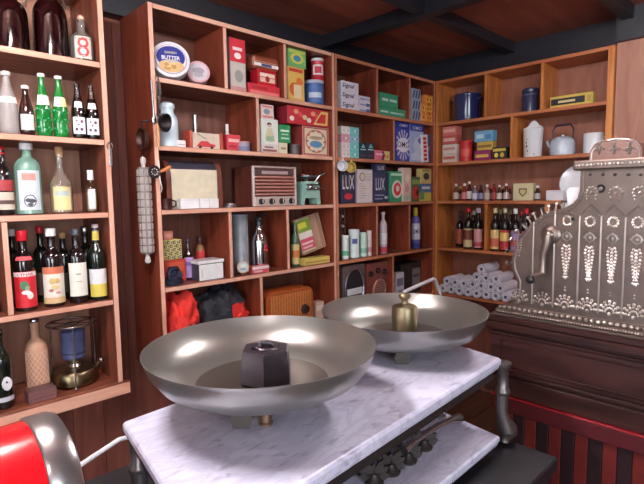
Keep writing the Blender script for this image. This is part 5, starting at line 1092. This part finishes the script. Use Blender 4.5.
m_ = MB(); m_.prism(rr_poly(w_, hb, .016), 0, .11, M((122, 62, 54), rough=.3, coat=.4)); m_.build('case', r2)
T = Matrix.Translation((w_*.06, -.0002, hb*.36)) @ Matrix.Rotation(math.pi/2, 4, 'X')
m_ = MB(); m_.lathe([(w_*.30, 0), (w_*.30, .004), (w_*.26, .008), (w_*.25, .003), (1e-6, .003)], M((176, 130, 118), rough=.35, metal=.3), 28, T=T); m_.build('speaker_ring', r2)
m_ = MB()
for k in range(7): h2 = w_*.24*math.sqrt(max(0, 1-((k-3)/3.6)**2)); m_.box(w_*.06-h2, w_*.06+h2, -.007, -.0035, hb*.36+(k-3)*w_*.065-.003, hb*.36+(k-3)*w_*.065+.003, M((120, 84, 80), rough=.4), .001)
m_.build('grille_slats', r2)
for k in range(3):
    m_ = MB(); m_.lathe([(.020, 0), (.020, .005), (.015, .014), (1e-6, .015)], M((34, 28, 30), rough=.25), 18, T=Matrix.Translation((-w_*.32+w_*.30*k, -.0002, hb*(.76+.05*(k == 1)))) @ Matrix.Rotation(math.pi/2, 4, 'X')); m_.build('knob', r2)
carton('white_box', 'white packet standing before the dark labelled box', 'box', 'B', 5, 396, 404, 273, (206, 206, 220), ins=.03, dd=.05, art=[('r', .1, .9, .5, .8, (120, 120, 150)), ('r', .2, .8, .2, .35, (150, 150, 170))])
carton('dark_box', 'dark box with a grey paper label in the corner compartment', 'box', 'B', 5, 401, 421, 263, (52, 46, 50), ins=.10, dd=.10, art=[('r', .55, .95, .2, .8, (140, 136, 140)), ('r', .6, .9, .5, .6, (90, 86, 90))])
# white tubular trolley handle
q0, q1, q2 = at_y(405, 291.5, 1.62), at_y(435, 277.5, 1.62), at_y(441, 296, 1.62)
tr = thing('wire_trolley', 'white tubular metal trolley handle rising behind the scale pan', 'trolley', (q1.x, 1.62, 0)); WTU = M((226, 226, 236), rough=.3)
m_ = MB(); xl = q0.x-q1.x-.12
m_.tube([(xl, 0, 0.03), (xl, 0, q0.z+H-.12), (xl+.03, 0, q0.z+H-.075), (xl+.12, 0, q0.z+H), (-.02, 0, q1.z+H-.006), (0, 0, q1.z+H-.012), (q2.x-q1.x, 0, q2.z+H), (q2.x-q1.x, 0, .03)], .011, WTU, 10); m_.build('handle_frame', tr)
m_ = MB()
for z_ in (.35, .62, .88): m_.tube([(xl, 0, z_), (q2.x-q1.x, 0, z_)], .007, WTU, 8)
m_.build('cross_bars', tr)
for x_ in (xl, q2.x-q1.x):
    m_ = MB(); m_.lathe([(.028, -.012), (.030, -.008), (.030, .008), (.028, .012)], BLACK, 16, T=Matrix.Translation((x_, 0, .031)) @ Matrix.Rotation(math.pi/2, 4, 'X')); m_.build('wheel', tr)
# ================================================================ right hand unit
BLE = M((38, 44, 92), rough=.15, coat=.6, var=.06); NVY = M((52, 54, 84), rough=.3, var=.1)
def lathe_item(name, label, cat, u, k, xc, wpx, ytop, prof, mat, ins=.05, rz=0, n=28):
    zb = SH[k]; r = .05
    for _ in range(4):
        ym = .5*(ytop+base_y(u, xc, ins+r, zb)); lx = loc_px(u, xc, ym, ins+r)[0]; p = world(u, lx, ins+r, 0); p.z = 0; r = wpx/2/FPX*p.dot(FW)/math.sqrt(1+((xc-322)/FPX)**2)
    a_, b_ = clamp(u, k, lx-r*1.05, lx+r*1.05); lx = (a_+b_)/2
    h_ = loc_px(u, xc, ytop, ins+r)[1]-zb
    root = thing(name, label, cat, world(u, lx, ins+r, zb+.0006), urot(u)+rz)
    m_ = MB(); m_.lathe([(a*r, b*h_) for a, b in prof], mat, n); m_.build(name.split('_')[-1]+'_body', root)
    return root, r, h_
rt, r, h_ = lathe_item('enamel_pot', 'dark blue enamel cooking pot with side handles', 'pot', 'C', 1, 467, 27, 95, [(.92, 0), (.97, .02), (1, .90), (1.03, .93), (1.03, .96), (.97, .96), (.95, .1), (1e-6, .08)], BLE, ins=.03)
for s in (-1, 1):
    m_ = MB(); m_.tube([(s*r*.98, -.025, h_*.78), (s*r*1.20, -.02, h_*.80), (s*r*1.20, .02, h_*.80), (s*r*.98, .025, h_*.78)], .005, BLE, 8); m_.build('pot_handle', rt)
m_ = MB(); m_.lathe([(r*1.035, h_*.962), (r*1.02, h_*.985), (r*.5, h_*1.03), (.012, h_*1.04), (.012, h_*1.10), (1e-6, h_*1.12)], BLE, 28); m_.build('pot_lid', rt)
rt, r, h_ = lathe_item('canister', 'dark grey blue enamel canister with a lid', 'canister', 'C', 1, 530, 16.5, 88.5, [(.94, 0), (1, .02), (1, .80), (.98, .81)], NVY, ins=.06)
m_ = MB(); m_.lathe([(r*1.03, h_*.812), (r*1.05, h_*.83), (r*1.05, h_*.93), (r*.9, h_*.98), (1e-6, h_)], NVY, 28); m_.build('lid', rt)
m_ = MB(); m_.lathe([(r*1.004, h_*.70), (r*1.02, h_*.71), (r*1.02, h_*.73), (r*1.004, h_*.74)], M((96, 98, 124), rough=.3), 28); m_.build('rim_band', rt)
carton('long_box', 'long flat yellow and black box lying on the top shelf', 'box', 'C', 1, 550, 593, 94.5, (206, 178, 84), ins=.02, dd=.05, art=[('r', .03, .82, .2, .78, (40, 36, 44)), ('r', .2, .6, .38, .58, (206, 190, 140)), ('r', .86, .97, .2, .8, (176, 150, 70))])
# ---- second row
cs = ((214, 196, 184), (226, 214, 204), (196, 92, 88), (214, 120, 110)); t = None; hs = (loc_px('C', 450, 126, .03)[1]-SH[2])/4-.0016
for i in range(4):
    t = carton('stacked_box', '%s flat box in the stack by the corner, %s' % (('cream', 'pale', 'red', 'dusky pink')[i], ('bottom', 'second', 'third', 'topmost')[i]), 'box', 'C', 2, 443, 457, 0, cs[i], ins=.03, dd=.08, on=t, h=hs, group='stack of flat boxes in the corner', art=[('r', .08, .92, .35, .7, ((196, 110, 100), (206, 150, 140), (226, 190, 180), (226, 180, 170))[i])])
rt, r, h_, _ = round_tin('red_tin', 'bright red tin with a domed lid beside the box stack', 'tin', 'C', 2, 466, 12.8, 141, (206, 48, 48), ins=.03, bands=[(.25, .6, (222, 90, 80), .8)])
t = carton('purple_box', 'low purple and red box under the stacked light blue box', 'box', 'C', 2, 474, 490, 150.5, (150, 48, 100), ins=.03, dd=.06, art=[('r', .1, .9, .3, .6, (226, 190, 90))])
t = carton('flat_box', 'flat yellow box between the purple and light blue boxes', 'box', 'C', 2, 477, 492.5, 141.5, (206, 176, 84), ins=.035, dd=.06, on=t, art=[('r', .05, .95, .3, .6, (150, 110, 60))])
carton('blue_box', 'light blue box with a picture on top of the yellow box', 'box', 'C', 2, 474.5, 493, 130.8, (116, 176, 214), ins=.03, dd=.06, on=t, art=[('r', .1, .5, .3, .7, (196, 220, 236)), ('r', .6, .9, .2, .6, (90, 140, 190))])
carton('black_box', 'small black and yellow patterned box', 'box', 'C', 2, 492, 506.5, 147.2, (46, 42, 40), ins=.03, dd=.06, art=[('r', .06, .94, .66, .9, (214, 190, 84)), ('c', .3, .35, .14, .2, (214, 190, 84)), ('c', .7, .35, .14, .2, (196, 170, 80))])
WE = M((226, 228, 234), rough=.15, coat=.6, var=.03); CHIP = M((70, 62, 66), rough=.5)
rt, r, h_ = lathe_item('enamel_jug', 'tall white enamel water holder with a wavy back plate', 'jug', 'C', 2, 533, 20.5, 128.5, [(.86, 0), (.9, .02), (1.0, .96), (1.03, .98), (1.0, 1.0), (.95, .98), (.84, .06), (1e-6, .05)], WE, ins=.03)
m_ = MB(); pts = [(-r*.95, h_*.9), (-r*.9, h_*1.04), (-r*.55, h_*1.10), (-r*.3, h_*1.22), (0, h_*1.28), (r*.3, h_*1.22), (r*.55, h_*1.10), (r*.9, h_*1.04), (r*.95, h_*.9)]
m_.prism(pts, r*.10, r*.16, WE); m_.build('back_plate', rt)
m_ = MB()
for a, v, s in ((-.35, .5, .006), (-.3, .38, .008), (-.2, .22, .006), (-.25, .62, .005), (.5, .1, .005)): m_.ball((r*(.9+.1*v)*math.sin(a), -r*(.9+.1*v)*math.cos(a), v*h_), s, CHIP, 8, 5, (.6, .2, 1.2))
m_.build('enamel_chips', rt)
rt, r, h_ = lathe_item('kettle', 'pale blue enamel kettle with a dark arched handle', 'kettle', 'C', 2, 562.5, 26, 137, [(.86, 0), (.95, .03), (1, .25), (.97, .70), (.80, .90), (.60, .98), (.35, 1.0), (.12, 1.03), (.12, 1.10), (1e-6, 1.12)], M((190, 202, 216), rough=.18, coat=.5), ins=.03)
m_ = MB(); m_.tube([(r*.80, 0, h_*.80), (r*.84, 0, h_*1.35), (r*.6, 0, h_*1.62), (-r*.6, 0, h_*1.62), (-r*.84, 0, h_*1.35), (-r*.80, 0, h_*.80)], [.004, .005, .007, .007, .005, .004], M((40, 40, 60), rough=.3), 8); m_.build('handle', rt)
m_ = MB(); m_.tube([(-r*.85, 0, h_*.45), (-r*1.15, 0, h_*.62), (-r*1.28, 0, h_*.85)], [.014, .010, .007], M((190, 202, 216), rough=.18, coat=.5), 10); m_.build('spout', rt)
rt, r, h_ = lathe_item('enamel_mug', 'white enamel canister behind the cash register top', 'canister', 'C', 2, 593.5, 21, 133.5, [(.95, 0), (1, .02), (1, .95), (1.03, .98), (1.0, 1.0), (.95, .97), (.93, .06), (1e-6, .05)], WE, ins=.03)
m_ = MB(); m_.tube([(r*.98, 0, h_*.8), (r*1.4, 0, h_*.75), (r*1.4, 0, h_*.3), (r*.98, 0, h_*.25)], .005, WE, 8); m_.build('mug_handle', rt)
# ---- third row: miniatures
mini = ((456, 184.5, (96, 60, 46), (196, 180, 170), WH), (464.5, 184, (150, 40, 50), (214, 130, 140), WH), (469.3, 182, (66, 30, 28), (222, 214, 210), WH), (475, 186, (120, 130, 150), (206, 214, 230), SLV), (481, 185.5, (44, 30, 40), (150, 150, 190), M((40, 30, 34))), (487, 185, (180, 150, 140), (206, 190, 180), WH), (494, 184.5, (140, 34, 36), (170, 70, 70), M((120, 30, 30))), (499.4, 185.5, (60, 44, 40), (214, 200, 190), WH), (506.3, 184, (84, 50, 44), (206, 190, 186), WH), (460.3, 187, (60, 40, 36), (150, 120, 100), GLD), (490.6, 187, (70, 50, 40), (160, 140, 120), RDC), (502.8, 187, (40, 30, 32), (140, 120, 110), GLD), (509.5, 187.5, (50, 34, 30), (150, 110, 90), RDC))
col_ = ('brown', 'red and pink', 'dark brown with white label', 'pale grey blue', 'black and lilac', 'pale rosy', 'deep red', 'dark with cream label', 'brown with pale label', 'gold capped', 'red capped brown', 'gold capped black', 'red capped dark')
for i, ((xc, yt, c, lc, cp), nm) in enumerate(zip(mini, col_)):
    bottle('%s miniature bottle on the shelf above the wine bottles' % nm, 'C', 3, xc, 5.6 if i < 9 else 4.8, yt, 'small' if i % 2 else 'soda', M(c, rough=.12, coat=.5), cp, .12, ins=.03 if i < 9 else .09, labels=[(.1, .5, lc, 1.3)], group='miniature bottles in a row', n=12)
carton('crest_box', 'cream box with a dark shield emblem on the miniatures shelf', 'box', 'C', 3, 513, 533, 183.5, (214, 204, 164), ins=.03, dd=.05, art=[('p', [(.30, .72), (.70, .72), (.70, .45), (.5, .2), (.30, .45)], (90, 96, 80)), ('p', [(.36, .64), (.64, .64), (.64, .48), (.5, .3), (.36, .48)], (214, 190, 120))])
bottle('small brown bottle with grey label beside the crest box', 'C', 3, 537.5, 6.8, 186, 'small', M((60, 44, 40), rough=.12), WH, .14, ins=.03, labels=[(.1, .5, (176, 170, 170), 1.2)], n=14)
carton('white_box', 'low white box before the white plate behind the register', 'box', 'C', 3, 546, 563, 190.5, (226, 226, 234), ins=.03, dd=.06, art=[('r', .05, .95, .85, .9, (200, 200, 210))])
lx = loc_px('C', 577, 188, .12)[0]; pl = thing('white_plate', 'large white plate leaning on the shelf back behind the register', 'plate', world('C', lx, .15, SH[3]+.0006), urot('C'))
T = Matrix.Scale(.9, 4) @ Matrix.Translation((0, 0, .124)) @ Matrix.Rotation(-.22, 4, 'X') @ Matrix.Rotation(math.pi/2, 4, 'X')
m_ = MB(); m_.lathe([(1e-6, 0), (.07, 0), (.085, .006), (.125, .016), (.126, .019), (.084, .010), (.07, .004), (1e-6, .004)], WE, 36, T=T); m_.build('plate_dish', pl)
m_ = MB(); m_.tube([T @ Vector((.1255*math.cos(a*.2618), .1255*math.sin(a*.2618), .018)) for a in range(24)], .0016, M((150, 156, 190), rough=.2), 5, True); m_.build('plate_rim', pl)
# ---- fourth row: wine bottles
wines = [(468.3, 9.6, 208, RDC, ((.04, .50, (206, 190, 140)), (.22, .46, (120, 60, 50))), .03, 'dark wine bottle with red cap and cream brown label'),
 (478.3, 9.2, 208.5, M((206, 190, 206)), ((.04, .50, (206, 150, 150)), (.08, .18, (190, 70, 80))), .03, 'dark wine bottle with white cap and pink label beside the divider'),
 (460, 8.4, 212, M((40, 36, 40)), ((.1, .52, (170, 80, 60)),), .09, 'dark wine bottle with brick red label by the corner panel'),
 (473.6, 8, 211, WH, ((.1, .4, (120, 60, 60)),), .13, 'dark wine bottle standing behind the red capped one'),
 (494.3, 9.6, 208.5, M((206, 190, 150)), ((.04, .50, (222, 196, 130)), (.10, .30, (214, 110, 84))), .03, 'dark wine bottle with yellow and orange label past the divider'),
 (504.8, 9.6, 208.5, M((196, 190, 150)), ((.04, .50, (196, 60, 66)), (.24, .44, (226, 190, 110))), .03, 'dark wine bottle with red label and yellow picture'),
 (515.3, 9.6, 209, WH, ((.04, .50, (150, 130, 176)), (.14, .3, (190, 90, 96))), .03, 'dark wine bottle with lilac label near the register keys'),
 (526, 9.6, 209, RDC, ((.04, .50, (190, 80, 80)), (.2, .4, (222, 200, 140))), .03, 'dark wine bottle with red cap half hidden by the register'),
 (499.5, 8.2, 210, M((190, 180, 140)), ((.1, .5, (60, 50, 44)),), .11, 'dark wine bottle behind the yellow and red labels'),
 (510, 8.2, 210, M((150, 140, 110)), ((.1, .5, (60, 50, 44)),), .11, 'dark wine bottle behind the red and lilac labels'),
 (521, 8.2, 211, M((180, 60, 60)), ((.1, .5, (60, 50, 44)),), .11, 'dark wine bottle at the back next to the register')]
for xc, wp, yt, cp, ls, ins, lb in wines:
    bottle(lb, 'C', 4, xc, wp, yt, 'port', DK, cp, .11, ins=ins, labels=[(a, b, c, 1.35) for a, b, c in ls], group='wine bottles behind the cash register', n=16)
# ---- fifth row: paper rolls
PAP = M((232, 230, 244), rough=.6, var=.04); PIN = M((150, 146, 172), rough=.7)
r = .0340; ln = .21
d_ = 2*r+.0022; z0r = SH[5]+r+.001; dz = r*1.76
ROLL = None
rows = [(8, 1.966, z0r), (7, 1.966-d_/2, z0r+dz), (3, 1.966-d_*4.0, z0r+2*dz), (1, 1.966-d_*4.5, z0r+3*dz)]
def make_roll(label, loc):
    global ROLL
    o = thing('paper_roll', label, 'paper roll', loc, 0, 'stack of paper rolls')
    if ROLL is None:
        T = Matrix.Rotation(math.pi/2, 4, 'Y'); m_ = MB()
        m_.lathe([(r, 0), (r, ln)], PAP, 20, T=T, caps=False)
        for q in range(4):
            a, b = r*(1-.16*q), r*(1-.16*q-.11)
            m_.lathe([(a, .0), (b, .0)], PAP, 20, T=T, caps=False); m_.lathe([(b, .0), (b, .008), (r*(1-.16*(q+1)), .008), (r*(1-.16*(q+1)), 0)], PIN if q < 2 else PAP, 20, T=T, caps=False)
        m_.lathe([(r*.36, 0), (r*.36, ln)], PIN, 16, T=T, caps=False); m_.lathe([(r, ln), (r*.36, ln)], PAP, 20, T=T, caps=False)
        ROLL = m_.build('rolled_paper', o)
    else:
        c_ = ROLL.copy(); COL.objects.link(c_); c_.parent = o
for j, (n_, ys, zz) in enumerate(rows):
    for i in range(n_):
        jx = random.uniform(-.006, .006)
        make_roll('white paper roll, %s row of the pile, %s from the corner panel' % (('bottom', 'second', 'third', 'topmost')[j], ('first', 'second', 'third', 'fourth', 'fifth', 'sixth', 'seventh', 'eighth')[i]), (3.198+jx, ys-d_*i, H+zz+.0004))
